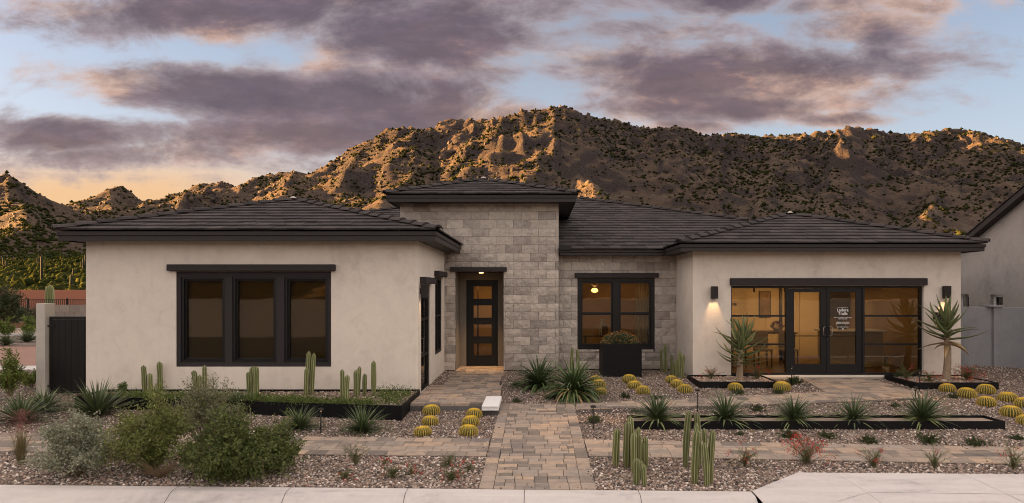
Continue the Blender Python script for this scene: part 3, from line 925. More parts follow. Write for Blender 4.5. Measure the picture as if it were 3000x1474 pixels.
def block_mesh(wd, ht, var):
    key = (round(wd, 3), round(ht, 3), var)
    if key in _blk: return _blk[key]
    r = random.Random(var * 31 + int(wd * 1000))
    bb = B(); g = 0.0035; nxx, nzz, D = 4, 2, 0.055
    P_ = {}
    rough = 0.012 if var < 3 else 0.004
    for i in range(nxx + 1):
        for j in range(nzz + 1):
            edge = i in (0, nxx) or j in (0, nzz)
            yj = 0.004 if edge else -r.uniform(0, rough) * 1.6
            P_[i, j] = (g + (wd - 2 * g) * i / nxx, yj, g + (ht - 2 * g) * j / nzz)
    vs = []; idx = {}
    for k, p in P_.items(): idx[k] = len(vs); vs.append(p)
    fs = [(idx[i, j], idx[i + 1, j], idx[i + 1, j + 1], idx[i, j + 1]) for i in range(nxx) for j in range(nzz)]
    q = len(vs)
    vs += [(g, D, g), (wd - g, D, g), (wd - g, D, ht - g), (g, D, ht - g)]
    fs += [tuple([idx[i, 0] for i in range(nxx, -1, -1)] + [q, q + 1]), tuple([idx[i, nzz] for i in range(nxx + 1)] + [q + 2, q + 3]),
           tuple([idx[0, j] for j in range(nzz + 1)] + [q + 3, q]), tuple([idx[nxx, j] for j in range(nzz, -1, -1)] + [q + 1, q + 2])]
    bb.mesh(vs, fs)
    _blk[key] = bb.me('block', M['block'])
    return _blk[key]
def lay_blocks(parent, y, x0, x1, z0, z1, holes, phase=0):
    zs = []; z = z0
    while z < z1 - 1e-4: zs.append((z, min(z + CH, z1))); z += CH
    for k, (za, zb) in enumerate(zs):
        x = x0 - (CW * (0.22 if (k + phase) % 2 else 0.72))
        while x < x1:
            a, c = max(x, x0), min(x + CW, x1); x += CW
            if c - a < 0.02: continue
            parts = [(a, c, za, zb)]
            for (h0, h1, h2, h3) in holes:
                nxt = []
                for (a_, c_, p_, q_) in parts:
                    if c_ <= h0 or a_ >= h1 or q_ <= h2 or p_ >= h3: nxt.append((a_, c_, p_, q_)); continue
                    if a_ < h0: nxt.append((a_, h0, p_, q_))
                    if c_ > h1: nxt.append((h1, c_, p_, q_))
                    m0, m1 = max(a_, h0), min(c_, h1)
                    if p_ < h2: nxt.append((m0, m1, p_, h2))
                    if q_ > h3: nxt.append((m0, m1, h3, q_))
                parts = nxt
            for (a_, c_, p_, q_) in parts:
                if c_ - a_ < 0.03 or q_ - p_ < 0.025: continue
                var = random.randint(0, 2) if za < 3.1 else random.randint(2, 4)
                link('block', block_mesh(c_ - a_, q_ - p_, var), parent, (a_, y - random.uniform(0, .006), p_))
ZT0 = ZP(1085, DT)
lay_blocks(tower, DT, TX0, TX1, ZT0, 4.60, [(OP[0], OP[1], -1, OP[3])])
lay_blocks(midw, DM, TX1 + .004, RX0 + .0, ZP(1081, DM), 3.22, [WM], 1)
# ---- entry recess
b = B()
dl0, dl1, dz1 = XP(1366, DD), XP(1459, DD), ZP(820, DD)
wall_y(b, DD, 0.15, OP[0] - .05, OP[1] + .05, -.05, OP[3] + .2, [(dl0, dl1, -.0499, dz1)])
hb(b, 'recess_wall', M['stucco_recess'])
b = B()
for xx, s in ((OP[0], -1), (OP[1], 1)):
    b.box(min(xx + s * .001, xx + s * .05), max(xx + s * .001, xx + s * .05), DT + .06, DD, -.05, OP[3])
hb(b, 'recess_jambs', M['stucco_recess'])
b = B(); b.box(OP[0], OP[1], DT + .061, DD, OP[3] + .001, OP[3] + .06); hb(b, 'recess_ceiling', M['trim'])

def lintel(name, x0, x1, y0, y1, z0, z1, mat=M['trim']):
    bb = B(); bb.box(x0, x1, y0, y1, z0, z1, 0.012)
    return hb(bb, name, mat, smooth=False)
lintel('window_lintel', XP(495, DL), XP(984, DL), DL - .10, DL + .02, ZP(794, DL), ZP(775, DL))
lintel('office_lintel', XP(2138, DR), XP(2712, DR), DR - .09, DR + .02, ZP(836.5, DR), ZP(815, DR))
lintel('window_lintel', XP(1683, DM), XP(1928, DM), DM - .11, DM + .02, ZP(813.5, DM), ZP(800, DM))
lintel('door_lintel', XP(1320, DT), XP(1485, DT), DT - .12, DT + .02, ZP(796, DT), ZP(783, DT))
lintel('door_lintel', LX1 - .02, LX1 + .14, 13.40, 14.80, 2.335, 2.475)
lintel('window_lintel', LX1 - .02, LX1 + .13, 15.30, 16.70, 2.535, 2.665)

# ---- windows
def frame_rect(bld, x0, x1, z0, z1, wx, wz, y0, y1, bev=0.004):
    bld.box(x0, x1, y0, y1, z1 - wz, z1, bev); bld.box(x0, x1, y0, y1, z0, z0 + wz, bev)
    bld.box(x0, x0 + wx, y0 + .0008, y1 - .0008, z0 + wz, z1 - wz, bev); bld.box(x1 - wx, x1, y0 + .0008, y1 - .0008, z0 + wz, z1 - wz, bev)
def pane(parent, x0, x1, z0, z1, y, mat=M['glass'], name='pane'):
    bb = B(); bb.box(x0, x1, y, y + .006, z0, z1)
    o = bb.build(name, mat, parent)
    return o
# triple window of the left wing
win = hb(B().box(WL[0] + .001, WL[0] + .07, DL + .03, DL + .16, WL[2] + .001, WL[3] - .001), 'triple_window', M['trim'])
tb = B()
lites = [(527, 657), (678, 808), (831, 961)]
x_edges = [WL[0] + .07] + [XP(q, DL) for l in lites for q in l] + [WL[1] - .001]
xs_l = [(XP(a, DL), XP(c, DL)) for a, c in lites]
tb.box(WL[0] + .071, xs_l[0][0], DL + .03, DL + .16, WL[2] + .001, WL[3] - .001)
tb.box(xs_l[0][1], xs_l[1][0], DL + .03, DL + .16, WL[2] + .001, WL[3] - .001)
tb.box(xs_l[1][1], xs_l[2][0], DL + .03, DL + .16, WL[2] + .001, WL[3] - .001)
tb.box(xs_l[2][1], WL[1] - .001, DL + .03, DL + .16, WL[2] + .001, WL[3] - .001)
for a, c in xs_l:
    tb.box(a + .0005, c - .0005, DL + .031, DL + .159, WL[3] - .115, WL[3] - .001)
    tb.box(a + .0005, c - .0005, DL + .031, DL + .159, WL[2] + .001, WL[2] + .09)
tb.build('surround', M['trim'], win)
for a, c in xs_l:
    fb = B(); frame_rect(fb, a + .001, c - .001, WL[2] + .091, WL[3] - .116, .055, .05, DL + .055, DL + .15)
    sash = fb.build('sash', M['frame'], win)
    fb = B(); frame_rect(fb, a + .057, c - .057, WL[2] + .142, WL[3] - .167, .03, .028, DL + .09, DL + .155)
    sash2 = fb.build('sash_bead', M['frame'], sash)
    pane(win, a + .06, c - .06, WL[2] + .145, WL[3] - .17, DL + .135)
    sb = B(); nn = 14
    for i in range(nn):
        xa, xb = a - .1 + (c - a + .2) * i / nn, a - .1 + (c - a + .2) * (i + 1) / nn
        sb.poly([(xa, DL + .24, WL[2]), (xb, DL + .24, WL[2]), (xb, DL + .24, WL[3] + .05), (xa, DL + .24, WL[3] + .05)])
    sb.build('roller_shade', M['shade'], win)
# sill light strip under the triple window is plain stucco; the window of the middle wall
win2 = hb(B().box(WM[0] + .001, WM[0] + .09, DM + .02, DM + .14, WM[2] + .001, WM[3] - .001), 'double_window', M['frame'])
fb = B()
fb.box(WM[1] - .09, WM[1] - .001, DM + .02, DM + .14, WM[2] + .001, WM[3] - .001)
cx = (WM[0] + WM[1]) / 2
fb.box(cx - .085, cx + .085, DM + .021, DM + .139, WM[2] + .1, WM[3] - .09)
fb.box(WM[0] + .091, WM[1] - .091, DM + .02, DM + .14, WM[3] - .09, WM[3] - .001)
fb.box(WM[0] + .091, WM[1] - .091, DM + .02, DM + .14, WM[2] + .001, WM[2] + .1)
fb.build('window_frame', M['frame'], win2)
zm = ZP(919, DM)
for a, c in ((WM[0] + .091, cx - .086), (cx + .086, WM[1] - .091)):
    for z0, z1, yo in ((zm - .012, WM[3] - .091, .06), (WM[2] + .101, zm + .012, .085)):
        fb = B(); frame_rect(fb, a + .001, c - .001, z0, z1, .05, .05, DM + yo, DM + yo + .024)
        s_ = fb.build('sash', M['frame'], win2)
        pane(s_, a + .045, c - .045, z0 + .045, z1 - .045, DM + yo + .009, M['glass_clear'])
# narrow side window and glazed side door in the flank of the left wing (they face +x)
def frame_rect_x(bld, y0, y1, z0, z1, wy, wz, x0, x1):
    bld.box(x0, x1, y0, y1, z1 - wz, z1); bld.box(x0, x1, y0, y1, z0, z0 + wz)
    bld.box(x0 + .0008, x1 - .0008, y0, y0 + wy, z0 + wz, z1 - wz); bld.box(x0 + .0008, x1 - .0008, y1 - wy, y1, z0 + wz, z1 - wz)
fb = B(); frame_rect_x(fb, WSIDE[0] + .001, WSIDE[1] - .001, WSIDE[2] + .001, WSIDE[3] - .001, .07, .08, LX1 - .12, LX1 - .02)
win3 = hb(fb, 'side_window', M['frame'])
fb = B(); fb.box(LX1 - .10, LX1 - .03, WSIDE[0] + .071, WSIDE[1] - .071, 1.52, 1.57); fb.box(LX1 - .099, LX1 - .031, 15.95, 16.0, WSIDE[2] + .08, WSIDE[3] - .08); fb.build('meeting_rail', M['frame'], win3)
gb = B(); gb.box(LX1 - .085, LX1 - .08, WSIDE[0] + .05, WSIDE[1] - .05, WSIDE[2] + .05, WSIDE[3] - .05); gb.build('pane', M['glass'], win3)
fb = B(); frame_rect_x(fb, DOORS[0] + .001, DOORS[1] - .001, DOORS[2] + .02, DOORS[3] - .001, .12, .13, LX1 - .10, LX1 - .03)
sdoor = hb(fb, 'side_door', M['door'])
for zz in (0.72, 1.52): B().box(LX1 - .095, LX1 - .035, DOORS[0] + .121, DOORS[1] - .121, zz, zz + .06).build('glazing_bar', M['door'], sdoor)
gb = B(); gb.box(LX1 - .08, LX1 - .074, DOORS[0] + .1, DOORS[1] - .1, DOORS[2] + .14, DOORS[3] - .1); gb.build('pane', M['glass'], sdoor)
hbk = B(); hbk.tube([(LX1 - .03, DOORS[0] + .10, 0.85), (LX1 + .04, DOORS[0] + .10, 0.85), (LX1 + .04, DOORS[0] + .10, 1.15), (LX1 - .03, DOORS[0] + .10, 1.15)], .012, 8)
hbk.build('handle', M['chrome'], sdoor)
bl = B(); bl.box(LX0 + .22, LX1 - .3, DL + .55, DL + .6, 0, 3.2); bl.box(LX1 - .6, LX1 - .55, DL + .6, DM + .8, 0, 3.2)
hb(bl, 'dark_interior_wall', M['shade'])

# ---- front door with four lites
fd = hb(B().box(dl0 + .002, dl0 + .03, DD + .012, DD + .10, ZP(1071, DD), dz1 - .002), 'front_door', M['door'])
fb = B(); fb.box(dl1 - .03, dl1 - .002, DD + .012, DD + .10, 0.03, dz1 - .002); fb.box(dl0 + .031, dl1 - .031, DD + .012, DD + .10, dz1 - .03, dz1 - .002)
fb.build('door_frame', M['door'], fd)
lz = [(815 + 25, 875 + 0), (895, 931), (951, 986), (1007, 1042)]
lz = [(839, 875), (895, 931), (951, 986), (1007, 1042)]
lx0, lx1 = XP(1387, DD), XP(1440, DD)
fb = B()
X0_, X1_, Z0_, Z1_ = dl0 + .032, dl1 - .032, 0.035, dz1 - .032
fb.box(X0_, lx0, DD + .04, DD + .085, Z0_, Z1_); fb.box(lx1, X1_, DD + .04, DD + .085, Z0_, Z1_)
zs_ = [Z1_] + [ZP(q, DD) for p in lz for q in p] + [Z0_]
for k in range(0, len(zs_), 2):
    fb.box(lx0 + .0005, lx1 - .0005, DD + .0405, DD + .0845, zs_[k + 1], zs_[k])
leaf_d = fb.build('door_leaf', M['door'], fd)
for p in lz:
    pane(fd, lx0, lx1, ZP(p[1], DD), ZP(p[0], DD), DD + .06, M['glass_clear'])
    q = B(); frame_rect(q, lx0 - .012, lx1 + .012, ZP(p[1], DD) - .012, ZP(p[0], DD) + .012, .012, .012, DD + .032, DD + .0395, 0.0)
    q.build('lite_bead', M['door'], fd)
q = B(); xh = XP(1452, DD)
q.box(xh - .03, xh + .005, DD + .018, DD + .0395, 1.00, 1.13, .004); q.box(xh - .026, xh + .001, DD - .03, DD - .012, .56, .92, .004)
q.box(xh - .02, xh - .006, DD - .012, DD + .0395, .58, .60); q.box(xh - .02, xh - .006, DD - .012, DD + .0395, .88, .90)
q.build('handle', M['fixture'], fd)

# ---- storefront: two fixed side lights and a pair of glazed doors
S0, S1, SZ0, SZ1 = WR
YF = DR + .07
fb = B(); frame_rect(fb, S0 + .001, S1 - .001, SZ0 + .001, SZ1 - .001, .045, .05, YF, YF + .10, .003)
store = hb(fb, 'storefront', M['frame'])
mx0, mx1 = XP(2313, DR), XP(2531, DR)
fb = B(); fb.box(mx0 - .055, mx0, YF + .001, YF + .099, SZ0 + .051, SZ1 - .051); fb.box(mx1, mx1 + .055, YF + .001, YF + .099, SZ0 + .051, SZ1 - .051)
fb.build('mullion', M['frame'], store)
zb1, zb2 = ZP(926, DR), ZP(1010, DR)
for a, c in ((S0 + .046, mx0 - .056), (mx1 + .056, S1 - .046)):
    for zz in (zb1, zb2): B().box(a, c, YF + .02, YF + .08, zz - .022, zz + .022).build('glazing_bar', M['frame'], store)
    for z0, z1 in ((SZ0 + .051, zb2 - .022), (zb2 + .022, zb1 - .022), (zb1 + .022, SZ1 - .051)):
        pane(store, a, c, z0, z1, YF + .05, M['glass'])
dmid = XP(2426, DR)
for side, (a, c) in enumerate(((mx0 + .004, dmid - .004), (dmid + .004, mx1 - .004))):
    fb = B()
    gx0, gx1 = (XP(2331, DR), XP(2409, DR)) if side == 0 else (XP(2437, DR), XP(2514, DR))
    gz0, gz1 = ZP(1068, DR), ZP(856, DR)
    fb.box(a, c, YF + .02, YF + .07, gz1, SZ1 - .055); fb.box(a, c, YF + .02, YF + .07, SZ0 + .055, gz0)
    fb.box(a, gx0, YF + .0205, YF + .0695, gz0, gz1); fb.box(gx1, c, YF + .0205, YF + .0695, gz0, gz1)
    dr = fb.build('glass_door', M['frame'], store)
    pane(dr, gx0 - .004, gx1 + .004, gz0 - .004, gz1 + .004, YF + .045, M['glass'])
    fb = B(); fb.box(gx0, gx1, YF + .075, YF + .105, ZP(987, DR), ZP(984.5, DR)); fb.build('push_bar', M['fixture'], dr)
    hx_ = dmid + (-.045 if side == 0 else .045)
    h0, h1 = ZP(986, DR), ZP(956, DR)
    sgn = -1 if side == 0 else 1
    fb = B(); fb.tube([(hx_, YF + .02, h0), (hx_, YF - .05, h0 + .005), (hx_ + sgn * .06, YF - .06, h0 + .03), (hx_ + sgn * .06, YF - .06, h1 - .03), (hx_, YF - .05, h1 - .005), (hx_, YF + .02, h1)], .012, 8)
    fb.build('pull_handle', M['chrome'], dr, True)
    if side == 1:
        for txt, py, hgt, bold in (('TOLL BROTHERS AT', 901.7, 3.4, 0), ('Ladera', 909.0, 12.5, .0015), ('Trails', 919.2, 12.5, .0015), ('SUN-TUE, THUR-SAT 10AM-5:30PM', 931.0, 3.5, .0005), ('WED 1PM-5:30PM', 935.2, 3.5, .0005),
                               ('DESIGNATED BROKER', 945.2, 3.8, .0005), ('KEVIN M. ELLSWORTH', 949.2, 3.9, .0005), ('www.tollbrothers.com', 958.8, 3.8, .0005)):
            cu = bpy.data.curves.new('door_lettering', 'FONT')
            cu.body = txt; cu.align_x = 'CENTER'; cu.align_y = 'CENTER'; cu.size = hgt * DR / F
            cu.offset = bold; cu.extrude = 0.0006
            cu.materials.append(M['vinyl'])
            tmp = bpy.data.objects.new('tmp_text', cu)
            tm = bpy.data.meshes.new_from_object(tmp); bpy.data.objects.remove(tmp)
            link('door_lettering', tm, dr, (XP(2475.5, DR), YF + .041, ZP(py, DR)), (R(90), 0, 0))
        q = B(); lx, lz_ = XP(2475.5, DR), ZP(964.2, DR)
        q.mesh([(lx - .028, YF + .040, lz_), (lx + .028, YF + .040, lz_), (lx, YF + .040, lz_ + .018)], [(0, 1, 2)])
        q.box(lx - .02, lx + .02, YF + .0398, YF + .0408, lz_ - .02, lz_ - .012); q.box(lx - .02, lx - .013, YF + .0398, YF + .0408, lz_ - .012, lz_); q.box(lx + .013, lx + .02, YF + .0398, YF + .0408, lz_ - .012, lz_)
        q.build('house_emblem', M['vinyl'], dr)
q = B(); q.lathe([(.012, 0), (.012, .012)], 10); lk = q.build('lock', M['chrome'], store); lk.location = (dmid + .02, YF + .02, ZP(996, DR)); lk.rotation_euler = (R(90), 0, 0)

# ------------------------------------------------------------------ roofs
N_TILE = [0]
TW, TEX = 0.335, 0.36
_tile = {}
def tile_verts(ub0, ub1, ut0, ut1, L):
    """flat roof tile: u across, s up the slope, n out of the roof"""
    t = 0.030; g = 0.004
    nb, nt = 0.050, 0.020
    lo = [(ub0 + g, 0, nb - t), (ub1 - g, 0, nb - t), (ub1 - g, 0, nb - .004), (ub0 + g, 0, nb - .004)]
    vs = [(ub0 + g, 0, nb - t), (ub1 - g, 0, nb - t), (ub0 + g, 0.006, nb), (ub1 - g, 0.006, nb), (ut0 + g, L, nt - .012), (ut1 - g, L, nt - .012), (ut0 + g, L, nt), (ut1 - g, L, nt)]
    fs = [(0, 1, 3, 2), (2, 3, 7, 6), (0, 2, 6, 4), (1, 5, 7, 3), (0, 4, 5, 1), (4, 6, 7, 5)]
    return vs, fs
def tile_face(roof, e0, e1, p_top_l, p_top_r, single, name='roof_tiles', seed=1, xlim=None):
    """tile the slope whose eave runs e0 -> e1 (left to right seen from outside) and whose top edge runs p_top_l -> p_top_r"""
    rr = random.Random(seed)
    U = (e1 - e0).normalized()
    nrm = U.cross(p_top_l - e0).normalized()
    S = nrm.cross(U).normalized()
    L = (p_top_l - e0).dot(S)
    ul, ur = (p_top_l - e0).dot(U), (p_top_r - e0).dot(U)
    W_ = (e1 - e0).length
    mat = Matrix((U, S, nrm)).transposed().to_4x4()
    rows = int(L / TEX) + 1
    joined = B()
    for k in range(rows):
        s0 = k * TEX - 0.04; s1 = min(s0 + TEX + .07, L)
        if s1 - s0 < 0.05: continue
        def lim(s):
            f = max(0, min(1, s / L)); return ul * f, W_ + (ur - W_) * f
        a0, c0 = lim(s0); a1, c1 = lim(s1)
        x = -TW * (0.5 if k % 2 else 0.0) + min(0, ul)
        if ul < 0: x = math.floor(ul / TW) * TW - TW * (0.5 if k % 2 else 0.0)
        while x < W_:
            x0, x1 = x, x + TW; x += TW
            b0, b1 = max(x0, a0), min(x1, c0); t0, t1 = max(x0, a1), min(x1, c1)
            if b1 - b0 < 0.04: continue
            if t1 < t0: t0 = t1 = (max(a1, min(c1, (t0 + t1) / 2)))
            org = e0 + S * s0
            if xlim and not (xlim[0] < (org + U * (b0 + b1) / 2).x < xlim[1]): continue
            full = (b0 == x0 and b1 == x1 and t0 == x0 and t1 == x1 and s1 < L)
            jit = rr.uniform(-.004, .004)
            if single and N_TILE[0] < 300:
                N_TILE[0] += 1
                if full:
                    if 'full' not in _tile:
                        q = B(); q.mesh(*tile_verts(0, TW, 0, TW, TEX + .07)); _tile['full'] = q.me('roof_tile', M['tile'])
                    me = _tile['full']; loc = org + U * x0
                else:
                    q = B(); q.mesh(*tile_verts(b0 - x0, b1 - x0, t0 - x0, t1 - x0, s1 - s0)); me = q.me('roof_tile', M['tile']); loc = org + U * x0
                o = link('roof_tile', me, roof)
                o.matrix_local = Matrix.Translation(loc + nrm * (jit + .004)) @ mat
            else:
                vs, fs = tile_verts(b0, b1, t0, t1, s1 - s0)
                joined.cur = rr.random()
                joined.mesh([org + U * v[0] + S * v[1] + nrm * (v[2] + jit + .004) for v in vs], fs)
    if joined.f:
        o = joined.build(name, M['tile'], roof, attr=True); o['kind'] = 'stuff'
_cap = []
def cap_mesh():
    if not _cap:
        q = B(); L, wd, t, ht = 0.44, 0.135, 0.022, 0.075
        prof = [(-wd, 0), (-wd * .45, ht * .8), (0, ht), (wd * .45, ht * .8), (wd, 0)]
        n = len(prof)
        def ring(y, sc, dz): return [(p[0] * sc, y, p[1] * sc + dz) for p in prof]
        V_ = ring(0, 1.0, 0.030) + ring(L, .86, 0.0) + [(p[0] * .86, 0, p[1] * .80 + .004) for p in prof]
        Fq = [(i, i + 1, n + i + 1, n + i) for i in range(n - 1)] + [(2 * n + i, 2 * n + i + 1, i + 1, i) for i in range(n - 1)]
        q.mesh(V_, Fq); _cap.append(q.me('hip_cap', M['tile']))
    return _cap[0]
def caps(roof, p0, p1, step=0.385):
    """overlapping cap tiles from the low end p0 to the high end p1"""
    d = (p1 - p0); L = d.length; d.normalize()
    side = d.cross(Vector((0, 0, 1))).normalized(); up = side.cross(d).normalized()
    n = int(L / step)
    for k in range(n):
        o = link('hip_cap', cap_mesh(), roof)
        o.matrix_local = Matrix.Translation(p0 + d * (k * step - .05) + up * (.022 + random.uniform(-.004, .004))) @ Matrix((side, d, up)).transposed().to_4x4()
def fascia(roof, pts, zt, zb):
    """two-step fascia board along the eave: pts are plan corners, outer side to the right of travel"""
    for a, c in zip(pts[:-1], pts[1:]):
        a, c = Vector((*a, 0)), Vector((*c, 0))
        d = (c - a).normalized(); o_ = Vector((d.y, -d.x, 0))
        q = B()
        zm_ = zb + (zt - zb) * .52
        prof = [(-.02, zt), (.0, zt), (.0, zm_ + .012), (-.022, zm_), (-.022, zb), (-.06, zb)]
        # mitre the ends at 45 degrees
        def pt(base, e, off, z): return base + o_ * off + d * (e * off) + Vector((0, 0, z))
        for (o0, z0), (o1, z1) in zip(prof[:-1], prof[1:]):
            q.poly([pt(a, -1, o0, z0), pt(a, -1, o1, z1), pt(c, 1, o1, z1), pt(c, 1, o0, z0)])
        q.build('fascia_board', M['fascia'], roof)
def hip_roof(name, x0, x1, y0, yb, ze, apex, zf_b, ridge_back, seed, single=True):
    e0, e1 = Vector((x0, y0, ze)), Vector((x1, y0, ze))
    ap_ = Vector(apex); rb = Vector((apex[0], ridge_back, apex[2]))
    bl, br = Vector((x0, yb, ze)), Vector((x1, yb, ze))
    q = B()
    q.poly([e0, e1, ap_]); q.poly([e1, br, rb, ap_]); q.poly([bl, e0, ap_, rb]); q.poly([br, bl, rb])
    s = .03
    q.poly([(x0 + s, y0 + s, zf_b + .02), (x0 + s, yb, zf_b + .02), (x1 - s, yb, zf_b + .02), (x1 - s, y0 + s, zf_b + .02)])
    roof = hb(q, name, M['fascia'])
    tile_face(roof, e0, e1, ap_, ap_ + Vector((.02, 0, 0)), single, seed=seed)
    tile_face(roof, e1, br, ap_, rb, False, seed=seed + 1)
    tile_face(roof, bl, e0, rb, ap_, False, seed=seed + 2)
    fascia(roof, [(x0, yb), (x0, y0), (x1, y0), (x1, yb)], ze - .02, zf_b)
    caps(roof, e0, ap_); caps(roof, e1, ap_)
    if ridge_back - apex[1] > .5: caps(roof, ap_, rb)
    m_ = B(); m_.lathe([(.09, 0), (.06, .035), (.02, .055)], 7, tuple(ap_ + Vector((0, -.06, .05)))); m_.build('ridge_mortar', M['mortar_pale'], roof)
    return roof, e0, e1, ap_
EL = 12.80
hip_roof('left_wing_roof', XP(165, EL), XP(1279, EL), EL, 20, ZP(675, EL), at(862, 588, 16.4), ZP(705, EL), 20, 10)
ER = 15.02
hip_roof('right_wing_roof', XP(1992, ER), XP(2889, ER), ER, 22, ZP(713, ER), at(2312, 630, 18.4), ZP(736, ER), 22, 20)
ET = 16.5
hip_roof('tower_roof', XP(1131, ET), XP(1690, ET), ET, 21.6, ZP(569, ET), at(1417, 529, 19.05), ZP(591, ET), 19.06, 30)
# main roof behind
EM = 16.84
zme = ZP(731, EM)
dr_, zr = 24.2, ZP(583, 24.2)
e0, e1 = Vector((TX1, EM, zme)), Vector((11.3, EM, zme))
tl, tr = Vector((TX1, dr_, zr)), Vector((XP(1690, dr_), dr_, zr))
lw0, lw1 = Vector((-12.7, EM, zme)), Vector((-2.0, dr_, zr))
q = B()
q.poly([e0, e1, tr, tl])
def hipx(y): return -12.7 + (y - EM) / (dr_ - EM) * 10.7
def planez(y): return zme + (y - EM) / (dr_ - EM) * (zr - zme)
La, Lb, Lc = Vector((hipx(19.76), 19.76, planez(19.76))), Vector((-3.5, 19.76, planez(19.76))), Vector((-3.5, 23.16, planez(23.16)))
q.poly([La, Lb, Lc])
q.poly([e0 + Vector((0, 0.05, -.14)), e0 + Vector((0, .5, -.14)), Vector((RX0, EM + .5, zme - .14)), Vector((RX0, EM + .05, zme - .14))])
q.poly([tl, tr, (11.3, 30, zme), (TX1, 30, zme)]); q.poly([e1, (11.3, 30, zme), tr])
main = hb(q, 'main_roof', M['fascia'])
tile_face(main, e0, e1, tl, tr, False, seed=40)
tile_face(main, La, Lb, Lc, Lc + Vector((.01, 0, 0)), False, seed=41)
fascia(main, [(TX1 + .01, EM), (XP(1990, EM) + .2, EM)], zme - .02, ZP(748, EM))
caps(main, Vector((6.75, 20.3, planez(20.3))), tr); caps(main, La, Lc)
q = B(); q.box(TX1 + .005, TX1 + .32, EM - .06, EM + .02, zme - .02, zme + .10, .01); q.build('flashing', M['fixture'], main)
# closed body of the house behind the street front
b = B(); b.box(LX0 + .2, RX1 - .2, 26.7, 27, 0, 3.3); hb(b, 'rear_wall', M['stucco'])

# ------------------------------------------------------------------ paving: each paver its own object
def ccw(p): return p if area(p) > 0 else p[::-1]
_pv = {}
def paver_mesh(w_, h_, t=0.045):
    key = (round(w_, 3), round(h_, 3))
    if key not in _pv:
        q = B(); e = 0.005; g = 0.0035
        x0, x1, y0, y1 = g, w_ - g, g, h_ - g
        V_ = [(x0, y0, -t), (x1, y0, -t), (x1, y1, -t), (x0, y1, -t), (x0, y0, -e), (x1, y0, -e), (x1, y1, -e), (x0, y1, -e),
              (x0 + e, y0 + e, 0), (x1 - e, y0 + e, 0), (x1 - e, y1 - e, 0), (x0 + e, y1 - e, 0)]
        Fq = [(8, 9, 10, 11)] + [(i, (i + 1) % 4, 4 + (i + 1) % 4, 4 + i) for i in range(4)] + [(4 + i, 4 + (i + 1) % 4, 8 + (i + 1) % 4, 8 + i) for i in range(4)]
        q.mesh(V_, Fq); _pv[key] = q.me('paver', M['paver'])
    return _pv[key]
def ashlar(W_, H_, mod, rng, ox=0.0):
    """rectangles covering W_ x H_: bands of two half rows mixed with full-height pieces"""
    out_ = []; y = 0.0
    while y < H_:
        h = mod * 2; x = -rng.uniform(0, .3)
        while x < W_:
            k = rng.random()
            if k < .28:
                w_ = rng.choice((1.4, 2.0)) * mod; out_.append((x, y, w_, h)); x += w_
            elif k < .72:
                w_ = rng.choice((2.0, 2.7)) * mod
                out_.append((x, y, w_, mod)); 
                if rng.random() < .5: out_.append((x, y + mod, w_, mod))
                else:
                    c = w_ * rng.choice((.4, .6)); out_.append((x, y + mod, c, mod)); out_.append((x + c, y + mod, w_ - c, mod))
                x += w_
            else:
                w_ = 2.7 * mod; c = w_ * rng.choice((.35, .5, .65))
                out_.append((x, y, c, mod)); out_.append((x + c, y, w_ - c, mod)); out_.append((x, y + mod, w_, mod)); x += w_
        y += h
    return out_
